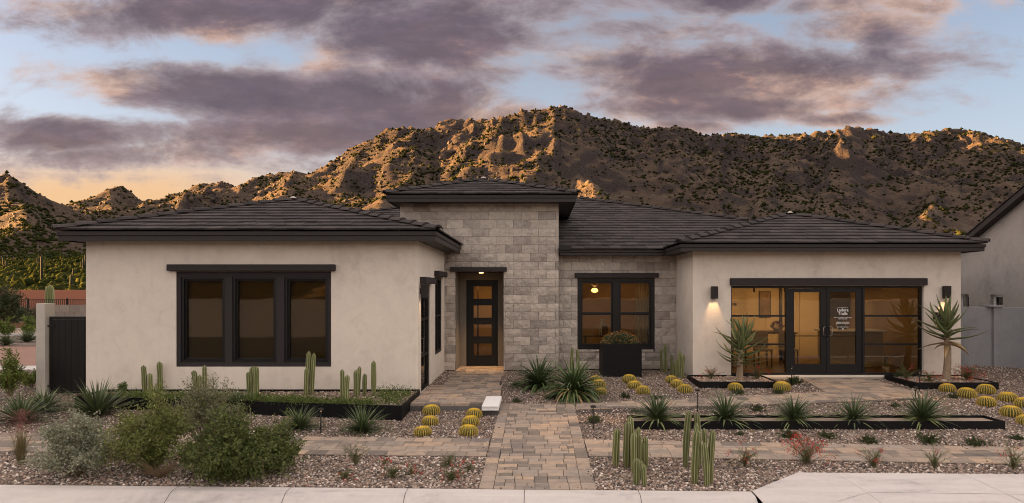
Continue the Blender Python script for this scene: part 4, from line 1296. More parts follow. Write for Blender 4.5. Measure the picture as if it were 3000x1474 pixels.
def pave(struct_o, poly, zf, tilt, mod, seed, border=None, rot=0.0, count=[0]):
    """lay pavers over a convex plan polygon; border = list of edge indexes with a soldier course"""
    rng = random.Random(seed)
    poly = ccw(poly); inner = poly
    c_, s_ = math.cos(rot), math.sin(rot)
    def put(rect_poly, full, x, y, w_, h_, ang):
        if full:
            cx_, cy_ = x, y
            o = link('paver', paver_mesh(w_, h_), struct_o, (cx_, cy_, zf(cx_ + w_ / 2, cy_ + h_ / 2) - tilt * h_ / 2 + rng.uniform(-.0015, .0015)), (math.atan(tilt), 0, ang))
        else:
            cen = Vector((sum(p[0] for p in rect_poly) / len(rect_poly), sum(p[1] for p in rect_poly) / len(rect_poly)))
            q = B(); sh = []
            for p in rect_poly:
                v = Vector((p[0], p[1])) - cen; L = v.length
                sh.append(cen + v * max(0.0, (L - .005) / max(L, 1e-6)))
            lo = [(p.x - cen.x, p.y - cen.y, -.045) for p in sh]; hi_ = [(p.x - cen.x, p.y - cen.y, tilt * (p.y - cen.y)) for p in sh]
            n = len(sh)
            q.mesh(lo + hi_, [tuple(range(n, 2 * n))] + [(i, (i + 1) % n, n + (i + 1) % n, n + i) for i in range(n)])
            link('paver', q.me('paver', M['paver']), struct_o, (cen.x, cen.y, zf(cen.x, cen.y)))
    if border:
        for e in border:
            p, q_ = Vector(poly[e]), Vector(poly[(e + 1) % len(poly)])
            d = (q_ - p); L = d.length; d.normalize(); nrm = Vector((-d.y, d.x))
            bw = mod * 1.45; n = max(1, round(L / (mod * 2.0)))
            for k in range(n):
                a, c = p + d * (L * k / n), p + d * (L * (k + 1) / n)
                rp = [tuple(a), tuple(c), tuple(c + nrm * bw), tuple(a + nrm * bw)]
                rp = clip_poly(rp, poly)
                if len(rp) >= 3: put(rp, False, 0, 0, 0, 0, 0)
            inner = clip_half(inner, (nrm.x, nrm.y, -(nrm.dot(p) + bw)))
    xs_ = [p[0] * c_ + p[1] * s_ for p in inner]; ys_ = [-p[0] * s_ + p[1] * c_ for p in inner]
    X0, Y0, X1, Y1 = min(xs_), min(ys_), max(xs_), max(ys_)
    for (x, y, w_, h_) in ashlar(X1 - X0, Y1 - Y0, mod, rng):
        rc = [(X0 + x, Y0 + y), (X0 + x + w_, Y0 + y), (X0 + x + w_, Y0 + y + h_), (X0 + x, Y0 + y + h_)]
        rc = [(p[0] * c_ - p[1] * s_, p[0] * s_ + p[1] * c_) for p in rc]
        cl_ = clip_poly(rc, inner)
        if len(cl_) < 3 or area(cl_) < 0.0012: continue
        if abs(area(cl_) - w_ * h_) < 1e-5 and rot == 0: put(None, True, rc[0][0], rc[0][1], w_, h_, 0)
        else: put(cl_, False, 0, 0, 0, 0, 0)
def bed(name, polys, zf, thick=.04):
    q = B()
    for p in polys: q.prism(ccw(p), lambda x, y: zf(x, y) - .10, lambda x, y: zf(x, y) - .012)
    return struct(q.build(name, M['joint']))
def g2(px, py): p = on(px, py); return (p.x, p.y)
TILT = 0.0395
pz = lambda x, y: gz(x, y) + 0.022
PATH = [g2(1402, 1437), g2(1748, 1440), g2(1682, 1186), g2(1466, 1186)]
LWALK = [g2(-200, 1324), g2(1424, 1341), g2(1437, 1289), g2(-200, 1270)]
RWALK = [g2(1724, 1340), g2(3060, 1365), g2(3060, 1315), g2(1711, 1291)]
OFF1 = [g2(1687, 1215), g2(1839, 1210), g2(2444, 1181), g2(2690, 1174), g2(2690, 1153), g2(2419, 1151), g2(1688, 1186)]
OFF2 = [g2(2419, 1151), g2(2690, 1153), (XP(2545, DR), DR - .02), (XP(2346, DR), DR - .02)]
o = bed('front_path', [PATH], pz); pave(o, PATH, pz, TILT, .125, 3, border=[1, 3])
o = bed('left_walk', [LWALK], pz); pave(o, LWALK, pz, TILT, .15, 4, border=[0, 2])
o = bed('right_walk', [RWALK], pz); pave(o, RWALK, pz, TILT, .15, 5, border=[0, 2])
o = bed('office_walk', [OFF1, OFF2], pz); pave(o, OFF1, pz, TILT, .15, 6); pave(o, OFF2, pz, TILT * .8, .16, 7)
# raised entry walk
EW0, EW1 = 12.05, DD
ENT_A = [(-2.40, EW0), (-.70, EW0), (-.775, 14.44), (-2.40, 14.44)]
ENT_B = [(-2.13, 14.44), (-.775, 14.44), (-.865, DT), (-.875, DD - .004), (OP[0] + .006, DD - .004), (OP[0] + .006, DT)]
ez = lambda x, y: 0.025
q = B(); q.prism(ccw([(-2.395, EW0 + .02), (-.715, EW0 + .02), (-.79, 14.44), (-2.395, 14.44)]), -.3, .012); q.prism(ccw([(-2.12, 14.44), (-.79, 14.44), (-.875, DT), (-.88, DD - .006), (OP[0] + .01, DD - .006), (OP[0] + .01, DT)]), -.3, .0121)
ent = struct(q.build('entry_walk', M['joint']))
pave(ent, ENT_A, ez, 0, .135, 8, border=[0, 1]); pave(ent, ENT_B, ez, 0, .125, 9)
x = -2.40; k = 0
while x < -.72:
    wd = .34 if k else .22
    q = B(); q.box(0, min(wd, -.70 - x) - .006, 0, .2, 0, .125, .006); link('riser_block', q.me('riser_block', M['riser']), ent, (x, EW0 - .012, -.145)); x += wd; k += 1
q = B(); q.box(-1.02, -.69, 11.70, EW0 - .016, -.16, -.028, .006); q.build('riser_block', M['riser'], ent)
q = B(); q.box(-.995, -.685, 11.58, 12.68, 0.03, 0.062, .006)
q.box(-.995, -.685, 11.59, 12.68, -.024, 0.026, .004)
tag(q.build('white_slab', M['white_pl']), 'flat white slab lying on the corner of the raised entry walk', 'slab')

# ------------------------------------------------------------------ planters
def open_box(name, poly, z0, z1, soil, label, th=.018, soil_mat=None, cat='planter'):
    poly = ccw(poly)
    t = thing(name, label, cat, (sum(p[0] for p in poly) / len(poly), sum(p[1] for p in poly) / len(poly), z0))
    L = Vector(t.location)
    inner = poly
    cen = Vector((sum(p[0] for p in poly) / len(poly), sum(p[1] for p in poly) / len(poly)))
    inn = []
    n = len(poly)
    for i in range(n):
        p0, p1, p2 = Vector(poly[i - 1]), Vector(poly[i]), Vector(poly[(i + 1) % n])
        d1 = (p1 - p0).normalized(); d2 = (p2 - p1).normalized()
        n1 = Vector((-d1.y, d1.x)); n2 = Vector((-d2.y, d2.x))
        bis = (n1 + n2); bis = bis / max(.2, bis.dot(n1))
        inn.append(p1 + bis * th)
    for i in range(n):
        j = (i + 1) % n
        a, c, ci, ai = poly[i], poly[j], inn[j], inn[i]
        q = B(); q.prism([(a[0] - L.x, a[1] - L.y), (c[0] - L.x, c[1] - L.y), (ci[0] - L.x, ci[1] - L.y), (ai[0] - L.x, ai[1] - L.y)], 0, z1 - z0)
        q.build('side_panel', M['steel'], t)
    q = B(); q.prism([(p.x - L.x, p.y - L.y) for p in inn], .01, soil - z0)
    q.build('soil', soil_mat or M['sand'], t)
    return t
PLL = [(-2.40, 11.29), (-2.42, 13.18), (-9.0, 13.18), (-9.0, 12.32)]
open_box('long_planter', PLL, -.17, .12, .07, 'raised black steel planter along the wall under the triple window', soil_mat=M['gravel'])
PLR = [(1.62, 10.68), (7.94, 10.68), (7.94, 11.2), (1.62, 11.2)]
open_box('long_planter', PLR, -.18, -.03, -.075, 'long low black steel trough holding a row of five yuccas')
PA = [(3.70, 14.29), (5.50, 14.29), (5.50, 15.44), (3.70, 15.44)]
open_box('low_planter', PA, -.05, .122, .075, 'low black steel planter under the aloe left of the office doors', soil_mat=M['gravel'])
PB = [(8.52, 14.16), (10.38, 14.16), (10.38, 15.44), (8.52, 15.44)]
open_box('low_planter', PB, -.06, .122, .075, 'low black steel planter round the tall trunked aloe by the grey wall', soil_mat=M['gravel'])
PP = [(1.68, 15.86), (2.66, 15.86), (2.66, 16.78), (1.68, 16.78)]
open_box('cube_planter', PP, 0.0, .84, .78, 'tall black cube planter below the two-pane stone wall window', .03, M['gravel'])

# ------------------------------------------------------------------ gravel stones (real pebbles over the bed)
def in_poly(px_, py_, poly):
    poly = ccw(poly); ins = np.ones(len(px_), bool)
    for i in range(len(poly)):
        a, c = poly[i], poly[(i + 1) % len(poly)]
        ins &= ((c[0] - a[0]) * (py_ - a[1]) - (c[1] - a[1]) * (px_ - a[0])) >= 0
    return ins
def stones(name, x, y, z, rmin, rmax, seed, sq=(.55, .9), pale=0.0, octs=False):
    r = np.random.default_rng(seed); n = len(x)
    size = r.uniform(rmin, rmax, n) * r.choice([.8, 1, 1.25], n)
    pal = np.array([(.060, .050, .046), (.125, .098, .085), (.195, .145, .115), (.27, .20, .155), (.36, .30, .255), (.52, .46, .41), (.22, .135, .10)])
    pr = np.array([.16, .19, .20, .17, .13, .08, .07]); c = pal[r.choice(len(pal), n, p=pr)] * r.uniform(.9, 1.75, (n, 1))
    c = c * (1 - pale) + np.array([.40, .28, .20]) * pale
    V_, F_, C_ = (scatter_octs if octs else scatter_blobs)(np.stack([x, y, z + size * .30], -1), size, r.uniform(*sq, n), c, .28, seed + 1)
    o = link(name, np_mesh(name, V_, F_, M['pebble'], C_)); o['kind'] = 'stuff'
    return o
r_ = np.random.default_rng(21)
N = 150000
# denser towards the street, where single stones show
t_ = r_.uniform(0, 1, N) ** 1.35
sy = 7.55 + t_ * 9.7; sx = r_.uniform(-1, 1, N) * (sy * .86) - sy * .02
keep = sy > (7.72 - 0.0285 * (sx - 2.4)) + .03
excl = [PATH, LWALK, RWALK, OFF1, OFF2, ENT_A, ENT_B, PLL, PLR, PA, PB, PP, ap,
        [(LX0, DL), (LX1, DL), (LX1, 30), (LX0, 30)], [(RX0, DR), (RX1, DR), (RX1, 30), (RX0, 30)], [(TX0, DT), (RX0 + .1, DT), (RX0 + .1, 30), (TX0, 30)], [(-1.02, 11.7), (-.69, 11.7), (-.69, 12.1), (-1.02, 12.1)]]
for e in excl: keep &= ~in_poly(sx, sy, e)
sx, sy = sx[keep], sy[keep]
sz = np.minimum(-0.595 + 0.0395 * sy, 0.012)
print('stones', len(sx))
nr_ = sy < 10.6
stones('gravel_stones', sx[nr_], sy[nr_], sz[nr_], .010, .019, 31)
stones('far_gravel_stones', sx[~nr_], sy[~nr_], sz[~nr_], .011, .020, 32, octs=True)
def fill_stones(name, poly, z, n, seed, pale=.15):
    r = np.random.default_rng(seed); xs_ = [p[0] for p in poly]; ys_ = [p[1] for p in poly]
    x = r.uniform(min(xs_), max(xs_), n); y = r.uniform(min(ys_), max(ys_), n); k = in_poly(x, y, poly)
    stones(name, x[k], y[k], np.full(k.sum(), z), .013, .024, seed, pale=pale)
# stones kicked onto the edges of the paving
ssx = r_.uniform(-6.8, 7.4, 60000); ssy = r_.uniform(7.7, 13.2, 60000); kk = np.zeros(len(ssx), bool)
for pl_ in (PATH, LWALK, RWALK, OFF1):
    c_ = np.mean(np.array(pl_), 0); ins = in_poly(ssx, ssy, pl_)
    pc = ccw(pl_); dmin = np.full(len(ssx), 9.0)
    for i_ in range(len(pc)):
        a_, b__ = np.array(pc[i_]), np.array(pc[(i_ + 1) % len(pc)]); n_ = np.array([-(b__ - a_)[1], (b__ - a_)[0]]) / np.hypot(*(b__ - a_))
        dmin = np.minimum(dmin, (ssx - a_[0]) * n_[0] + (ssy - a_[1]) * n_[1])
    kk |= ins & (r_.uniform(0, 1, len(ssx)) < .16 * np.exp(-np.maximum(dmin, 0) / .06) + .0015)
stones('stray_stones', ssx[kk], ssy[kk], np.array([pz(a_, b__) for a_, b__ in zip(ssx[kk], ssy[kk])]) + .001, .007, .014, 61)
fill_stones('planter_gravel', [(-2.45, 11.35), (-2.45, 13.15), (-8.9, 13.15), (-8.9, 12.40)], .07, 5200, 41)
fill_stones('planter_gravel', [(3.74, 14.32), (5.46, 14.32), (5.46, 15.4), (3.74, 15.4)], .075, 2300, 42)
fill_stones('planter_gravel', [(8.56, 14.2), (10.34, 14.2), (10.34, 15.4), (8.56, 15.4)], .075, 2500, 43)
# gravel heap against the grey wall on the far right
q = B(); nn = 18
def heap(x, y): return gz(x, y) + max(0, .16 * (1 - ((x - 11.9) / 1.7) ** 2)) * max(0, min(1, (y - 14.9) / 1.8)) - .01
for i in range(nn):
    for j in range(10):
        c4 = [(10.45 + 4.2 * (i + a) / nn, 14.6 + 2.3 * (j + c) / 10) for a, c in ((0, 0), (1, 0), (1, 1), (0, 1))]
        q.poly([(x, y, heap(x, y) + .004) for x, y in c4])
struct(q.build('gravel_heap', M['gravel'], smooth=True))
hx2 = r_.uniform(10.45, 14, 5000); hy2 = r_.uniform(14.6, 16.8, 5000)
stones('heap_stones', hx2, hy2, np.array([heap(a, c) for a, c in zip(hx2, hy2)]), .012, .022, 51, octs=True)

# ------------------------------------------------------------------ cacti
def stem_arrays(h, rad, ribs=7, rings=14, seed=0, lean=(0, 0)):
    r = random.Random(seed)
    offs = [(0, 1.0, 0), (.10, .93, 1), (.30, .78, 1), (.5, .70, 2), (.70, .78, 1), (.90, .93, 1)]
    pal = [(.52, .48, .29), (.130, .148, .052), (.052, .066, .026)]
    n = ribs * len(offs); V_ = []; C_ = []
    tint = r.uniform(.85, 1.15); yel = r.uniform(0, .25); tw = r.uniform(0, 6.28)
    for k in range(rings + 1):
        t = k / rings
        z = h * t
        cap_h = rad * 1.5
        f = 1.0 if z < h - cap_h else math.sqrt(max(0.0, 1 - ((z - (h - cap_h)) / cap_h) ** 2)) * .98 + .02
        base = .80 + .25 * min(1, t * 3) - .06 * math.sin(t * 9 + seed)
        rr = rad * f * base
        ox, oy = lean[0] * t * t * h, lean[1] * t * t * h
        for i in range(ribs):
            for o_, rf, ci in offs:
                th = tw + 2 * math.pi * (i + o_) / ribs
                V_.append((ox + rr * rf * math.cos(th), oy + rr * rf * math.sin(th), z))
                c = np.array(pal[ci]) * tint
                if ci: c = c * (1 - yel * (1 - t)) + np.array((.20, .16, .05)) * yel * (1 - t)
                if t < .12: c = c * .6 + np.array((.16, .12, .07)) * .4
                C_.append(c)
    V_.append((lean[0] * h, lean[1] * h, h + .004)); C_.append(np.array((.25, .24, .12)))
    F_ = []
    for k in range(rings):
        for j in range(n):
            a = k * n + j; c = k * n + (j + 1) % n
            F_.append((a, c, c + n, a + n))
    top = len(V_) - 1
    me_f = np.array(F_)
    me = np_mesh('stem', np.array(V_), me_f, M['cactus'], np.array(C_))
    return me
CAC = 0
def column_cactus(stems, label, group, base=None, zbase=None):
    """stems: (px, base_py, top_py, width_px); the first gives the clump's place"""
    global CAC
    def foot(px, py):
        if zbase is None: return on(px, py)
        d = (HC - zbase) * F / (py - VY); return Vector((XP(px, d), d, zbase))
    p0 = foot(stems[0][0], stems[0][1])
    t = thing('column_cactus', label, 'cactus', p0, group)
    for (px, by_, ty_, wp) in stems:
        CAC += 1
        p = foot(px, by_); s = F / p.y
        h = (by_ - ty_) / s; rad = wp / s / 2 * 1.05
        rr = random.Random(CAC * 7)
        me = stem_arrays(h + .03, rad, 6 if wp < 14 else 7, 14, CAC, (rr.uniform(-.06, .06), rr.uniform(-.06, .06)))
        link('stem', me, t, p - p0 + Vector((0, 0, -.03)))
    return t
ZL = .075
gL = 'column cacti in the raised planter by the triple window'
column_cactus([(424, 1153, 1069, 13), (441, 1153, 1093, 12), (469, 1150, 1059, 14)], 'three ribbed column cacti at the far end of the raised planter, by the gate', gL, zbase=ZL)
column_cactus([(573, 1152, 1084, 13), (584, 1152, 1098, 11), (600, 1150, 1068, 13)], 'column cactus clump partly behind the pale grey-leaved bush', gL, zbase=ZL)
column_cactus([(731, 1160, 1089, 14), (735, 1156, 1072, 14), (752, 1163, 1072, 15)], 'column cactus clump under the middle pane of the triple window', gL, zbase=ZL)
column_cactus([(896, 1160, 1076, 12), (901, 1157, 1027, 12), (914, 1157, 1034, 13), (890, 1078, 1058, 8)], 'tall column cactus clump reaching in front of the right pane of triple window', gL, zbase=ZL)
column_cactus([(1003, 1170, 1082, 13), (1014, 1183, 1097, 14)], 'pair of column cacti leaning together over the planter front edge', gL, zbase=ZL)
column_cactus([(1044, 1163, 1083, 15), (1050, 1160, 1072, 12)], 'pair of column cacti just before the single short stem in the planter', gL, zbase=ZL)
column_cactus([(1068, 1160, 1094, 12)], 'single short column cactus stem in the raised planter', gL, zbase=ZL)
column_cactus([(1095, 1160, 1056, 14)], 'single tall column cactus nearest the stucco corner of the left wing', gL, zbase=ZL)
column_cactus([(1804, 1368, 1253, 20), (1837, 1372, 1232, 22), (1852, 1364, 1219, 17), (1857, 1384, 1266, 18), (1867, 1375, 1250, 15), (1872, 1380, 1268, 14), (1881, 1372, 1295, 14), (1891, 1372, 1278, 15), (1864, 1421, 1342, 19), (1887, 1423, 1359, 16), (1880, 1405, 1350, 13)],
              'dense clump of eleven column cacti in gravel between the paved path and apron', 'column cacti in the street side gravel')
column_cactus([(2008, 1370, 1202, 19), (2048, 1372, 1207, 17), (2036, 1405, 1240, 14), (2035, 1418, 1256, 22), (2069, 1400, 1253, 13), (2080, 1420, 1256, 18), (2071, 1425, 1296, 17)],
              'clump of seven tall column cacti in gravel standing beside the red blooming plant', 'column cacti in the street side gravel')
column_cactus([(1673, 1100, 1016, 9), (1694, 1100, 1023, 9)], 'two column cacti behind the big yuccas against the stone wall', 'column cacti at the stone wall')
column_cactus([(1938, 1091, 1021, 8), (1949, 1092, 1008, 10), (1952, 1092, 1050, 8)], 'slim column cacti against stone wall, by the black cube planter', 'column cacti at the stone wall')
column_cactus([(1968, 1100, 1037, 9), (1974, 1103, 1060, 9), (1982, 1106, 1050, 8), (1989, 1106, 1026, 10), (1999, 1110, 1037, 10)], 'column cactus clump in the corner where the stone meets white stucco', 'column cacti at the stone wall')

# golden barrels
def barrel_meshes(seed):
    r = random.Random(seed); ribs = 23; rings = 15
    V_ = []; C_ = []; Fq = []
    n = ribs * 4; prof = []
    for k in range(rings + 1):
        a = -0.62 + (math.pi / 2 + .62) * k / rings
        rr = math.cos(a) ** .8 if k < rings else 0.02
        z = .74 * math.sin(a)
        if k >= rings - 2: z -= (.02, .045, .06)[k - (rings - 2)]
        prof.append((rr, z, a))
    z0 = prof[0][1]
    for k, (rr, z, a) in enumerate(prof):
        for i in range(ribs):
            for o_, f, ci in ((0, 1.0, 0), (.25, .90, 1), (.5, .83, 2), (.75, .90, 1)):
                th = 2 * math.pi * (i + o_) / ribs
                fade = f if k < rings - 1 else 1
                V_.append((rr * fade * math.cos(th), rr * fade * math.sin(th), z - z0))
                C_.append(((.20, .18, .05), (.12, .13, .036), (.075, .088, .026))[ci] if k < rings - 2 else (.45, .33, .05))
    for k in range(rings):
        for j in range(n):
            a = k * n + j; c = k * n + (j + 1) % n
            Fq.append((a, c, c + n, a + n))
    Fq.append  # closed by the woolly crown below
    body = np_mesh('body', np.array(V_), np.array(Fq), M['cactus'], np.array(C_), True)
    SV = []; SF = []; SCol = []
    for i in range(ribs):
        th = 2 * math.pi * i / ribs
        for k in range(17):
            a = -.5 + (math.pi / 2 + .42) * k / 16.6
            rr = math.cos(a) ** .8; z = .74 * math.sin(a) - z0
            N_ = Vector((math.cos(a) * math.cos(th), math.cos(a) * math.sin(th), math.sin(a) * 1.1)).normalized()
            p = Vector((rr * math.cos(th), rr * math.sin(th), z))
            T = Vector((-math.sin(th), math.cos(th), 0)); U_ = N_.cross(T)
            for s in range(8):
                aa = r.uniform(0, 6.28); sp = r.uniform(.5, 1.1)
                d = (N_ * .75 + (T * math.cos(aa) + U_ * math.sin(aa)) * sp).normalized()
                L = r.uniform(.10, .17); wv = d.cross(N_).normalized() * .019 if d.cross(N_).length > .01 else T * .019
                b0 = len(SV); SV += [p - wv, p + wv, p + d * L]; SF.append((b0, b0 + 1, b0 + 2))
                c = np.array((.88, .64, .09)) * r.uniform(.75, 1.1) if a > .9 else np.array((.76, .55, .13)) * r.uniform(.6, 1.15)
                SCol += [c, c, c * 1.15]
    for s in range(420):      # woolly golden crown
        aa = r.uniform(0, 6.28); q_ = r.uniform(0, .34) ; p = Vector((q_ * math.cos(aa), q_ * math.sin(aa), .74 - z0 - .04 - .1 * q_))
        d = Vector((r.uniform(-.5, .5), r.uniform(-.5, .5), 1)).normalized(); wv = Vector((math.sin(aa), -math.cos(aa), 0)) * .014
        b0 = len(SV); SV += [p - wv, p + wv, p + d * r.uniform(.06, .13)]; SF.append((b0, b0 + 1, b0 + 2)); c = np.array((.92, .70, .07)) * r.uniform(.75, 1.1); SCol += [c, c, c]
    sp = np_mesh('spines', np.array([tuple(v) for v in SV]), np.array(SF), M['spine'], np.array(SCol))
    return body, sp
BAR = [barrel_meshes(s) for s in (1, 2, 3)]
NB = 0
def barrel(px, by_, wp, label, group):
    global NB
    p = on(px, by_ - 3)
    s = F / p.y; rad = wp / s / 2 * .94
    t = thing('barrel_cactus', label, 'cactus', p, group, random.uniform(0, 6.28), rad)
    bd, sp = BAR[NB % 3]; NB += 1
    rad *= random.uniform(.93, 1.06)
    t.scale = (rad, rad, rad * random.uniform(.80, 1.0))
    t.rotation_euler = (random.uniform(-.10, .10), random.uniform(-.10, .10), random.uniform(0, 6.28))
    link('body', bd, t); link('spines', sp, t)
ROWS = [((1264, 1216, 52), 'golden barrel cactus touching the raised planter corner, top of its row of three', 'barrel cacti below the planter corner'),
        ((1260, 1246, 52), 'middle golden barrel cactus in the row running down from the raised planter corner', 'barrel cacti below the planter corner'),
        ((1239, 1277, 56), 'golden barrel cactus at the paved walk end of the planter corner row', 'barrel cacti below the planter corner'),
        ((1389, 1226, 50), 'golden barrel cactus just under the white slab', 'barrel cacti alongside the front path'),
        ((1380, 1250, 52), 'middle golden barrel cactus in the row running down from the white slab', 'barrel cacti alongside the front path'),
        ((1372, 1277, 56), 'golden barrel cactus at the paved walk end of the white slab row', 'barrel cacti alongside the front path'),
        ((1745, 1121, 32), 'golden barrel cactus mostly hidden behind the biggest yucca', 'barrel cacti beside the biggest yucca'),
        ((1756, 1137, 36), 'golden barrel cactus between two others beside the biggest yucca', 'barrel cacti beside the biggest yucca'),
        ((1759, 1159, 42), 'fullest golden barrel cactus of three beside the biggest yucca', 'barrel cacti beside the biggest yucca'),
        ((1843, 1124, 40), 'golden barrel cactus right in front of the black cube planter', 'barrel cacti before the cube planter'),
        ((1859, 1139, 42), 'middle golden barrel cactus of the diagonal row below the cube planter', 'barrel cacti before the cube planter'),
        ((1884, 1157, 43), 'golden barrel cactus ending the cube planter row by the office walk', 'barrel cacti before the cube planter'),
        ((1967, 1124, 38), 'golden barrel cactus below the corner column cacti', 'barrel cacti beside the stucco corner'),
        ((1983, 1137, 40), 'middle golden barrel cactus of the row by the white stucco corner', 'barrel cacti beside the stucco corner'),
        ((2006, 1153, 44), 'golden barrel cactus ending the stucco corner row beside the low planter', 'barrel cacti beside the stucco corner')]
for (px, by_, w_), lb, gp in ROWS: barrel(px, by_, w_, lb, gp)
barrel(2154, 1146, 46, 'lone golden barrel cactus at the foot of the leafy aloe planter', 'barrel cacti by the office walk')
barrel(2291, 1146, 48, 'lone golden barrel cactus next to path lamp by the office doors', 'barrel cacti by the office walk')
for px, by_, w_, lb in ((2776, 1150, 47, 'golden barrel cactus right below the planter of the tall trunked aloe'), (2832, 1167, 51, 'second golden barrel cactus along from the tall aloe planter'),
                        (2889, 1156, 48, 'golden barrel cactus at the outer corner of the tall aloe planter'), (2890, 1192, 55, 'large golden barrel cactus in the middle of the drift by the grey wall'),
                        (2952, 1178, 50, 'golden barrel cactus in the open gravel toward the grey fence wall'), (2962, 1222, 56, 'golden barrel cactus beside the end of the low trough'),
                        (3003, 1195, 50, 'golden barrel cactus cut by the frame above the trough end one'), (3008, 1246, 50, 'golden barrel cactus cut by the frame just past the trough end')):
    barrel(px, by_, w_, lb, 'barrel cacti in front of the grey wall')

# ------------------------------------------------------------------ leafy plants
def blades(n, L, wd, seed, spread=(0.15, 1.35), droop=0.35, cols=((.07, .105, .045), (.12, .16, .06)), low_col=None, segs=5, jl=.3, zspan=.08, dead=0.0):
    """sword leaves fanning out from a crown: V-shaped strips"""
    r = random.Random(seed); V_ = []; F_ = []; C_ = []
    for i in range(n):
        f = (i + .5) / n
        az = i * 2.39996 + r.uniform(-.25, .25)
        inc = spread[0] + (spread[1] - spread[0]) * (1 - f) ** .58 + r.uniform(-.12, .12)   # angle from vertical
        ln = L * (1 - jl * r.random()) * (0.84 + .26 * math.sin(min(inc, 1.6)))
        dr = droop * (0.4 + inc) * r.uniform(.6, 1.3)
        p = Vector((.02 * math.cos(az), .02 * math.sin(az), zspan * f))
        side = Vector((-math.sin(az), math.cos(az), 0))
        c0 = np.array(cols[0]); c1 = np.array(cols[1]); k = r.random()
        c = (c0 * (1 - k) + c1 * k) * r.uniform(.8, 1.2)
        if low_col is not None and inc > 1.15 and r.random() < .6: c = np.array(low_col) * r.uniform(.8, 1.15)
        if dead and inc > 1.3 and r.random() < dead: c = np.array((.32, .22, .10)) * r.uniform(.7, 1.1)
        base = len(V_)
        for s in range(segs + 1):
            t = s / segs
            a = inc + dr * t * t
            d = Vector((math.sin(a) * math.cos(az), math.sin(a) * math.sin(az), math.cos(a)))
            if s: p = p + d * (ln / segs)
            up = side.cross(d).normalized()
            if up.z < 0: up = -up
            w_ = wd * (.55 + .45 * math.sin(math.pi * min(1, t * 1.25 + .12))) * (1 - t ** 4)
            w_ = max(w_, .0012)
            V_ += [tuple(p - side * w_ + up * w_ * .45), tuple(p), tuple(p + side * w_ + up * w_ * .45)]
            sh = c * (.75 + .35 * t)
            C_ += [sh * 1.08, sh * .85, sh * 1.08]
        for s in range(segs):
            q = base + s * 3
            F_ += [(q, q + 1, q + 4, q + 3), (q + 1, q + 2, q + 5, q + 4)]
    return np_mesh('leaves', np.array(V_), np.array(F_), M['leaf_stiff'], np.array(C_))
YM = {'a': blades(150, 1.0, .022, 1, (.05, 1.45), .25), 'b': blades(150, 1.0, .022, 2, (.05, 1.5), .3),
      'c': blades(120, 1.0, .030, 3, (.05, 1.30), .15, ((.075, .105, .048), (.12, .15, .06))),
      'big': blades(190, 1.0, .030, 4, (.05, 1.75), .75, ((.065, .105, .04), (.115, .16, .055)), (.15, .21, .07), 6, dead=.25),
      'big2': blades(170, 1.0, .026, 5, (.05, 1.6), .55, ((.05, .085, .035), (.09, .13, .045)), (.11, .16, .055), 6),
      'tr': blades(110, 1.0, .028, 6, (.05, 1.45), .35, ((.06, .09, .042), (.105, .14, .055)), (.20, .25, .085), 6),
      'tr2': blades(90, 1.0, .028, 7, (.05, 1.5), .4, ((.06, .09, .042), (.105, .14, .055)), (.20, .25, .085), 6)}
def yucca(kind, p, L, label, group=None, name='yucca', zoff=0.0):
    t = thing(name, label, 'yucca', (p[0], p[1], p[2] + zoff), group, random.uniform(0, 6.28))
    L = L * 1.12
    link('leaves', YM[kind], t, scale=L)
    q = B(); q.lathe([(L * .07, -.02), (L * .06, L * .08), (L * .03, L * .14)], 8); q.build('crown_base', M['bark'], t)
    return t
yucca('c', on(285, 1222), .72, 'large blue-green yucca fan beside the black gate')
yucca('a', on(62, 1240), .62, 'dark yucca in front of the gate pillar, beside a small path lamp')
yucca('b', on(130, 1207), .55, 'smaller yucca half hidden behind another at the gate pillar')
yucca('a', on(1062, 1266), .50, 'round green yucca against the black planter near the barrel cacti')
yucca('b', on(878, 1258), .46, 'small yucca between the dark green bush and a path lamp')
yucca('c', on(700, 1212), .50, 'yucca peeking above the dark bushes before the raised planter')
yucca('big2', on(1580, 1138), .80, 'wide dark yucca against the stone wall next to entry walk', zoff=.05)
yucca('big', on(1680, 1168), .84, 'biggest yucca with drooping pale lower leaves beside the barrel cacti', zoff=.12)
zt = -.075
def in_trough(px): d = 10.94; return (XP(px, d), d, zt)
for px, kd, L, lb in ((1925, 'tr', .56, 'first yucca in the low trough, next to the column cactus clump side'), (2125, 'tr2', .60, 'full yucca in the low trough next to the path lamp post'),
                      (2325, 'tr', .53, 'middle yucca of the five in the low trough'), (2500, 'tr2', .50, 'narrow yucca in the trough between the middle and last ones'), (2703, 'tr', .60, 'last yucca of the trough row, by the barrel cactus drift')):
    yucca(kd, in_trough(px), L, lb, 'yuccas in the low trough')

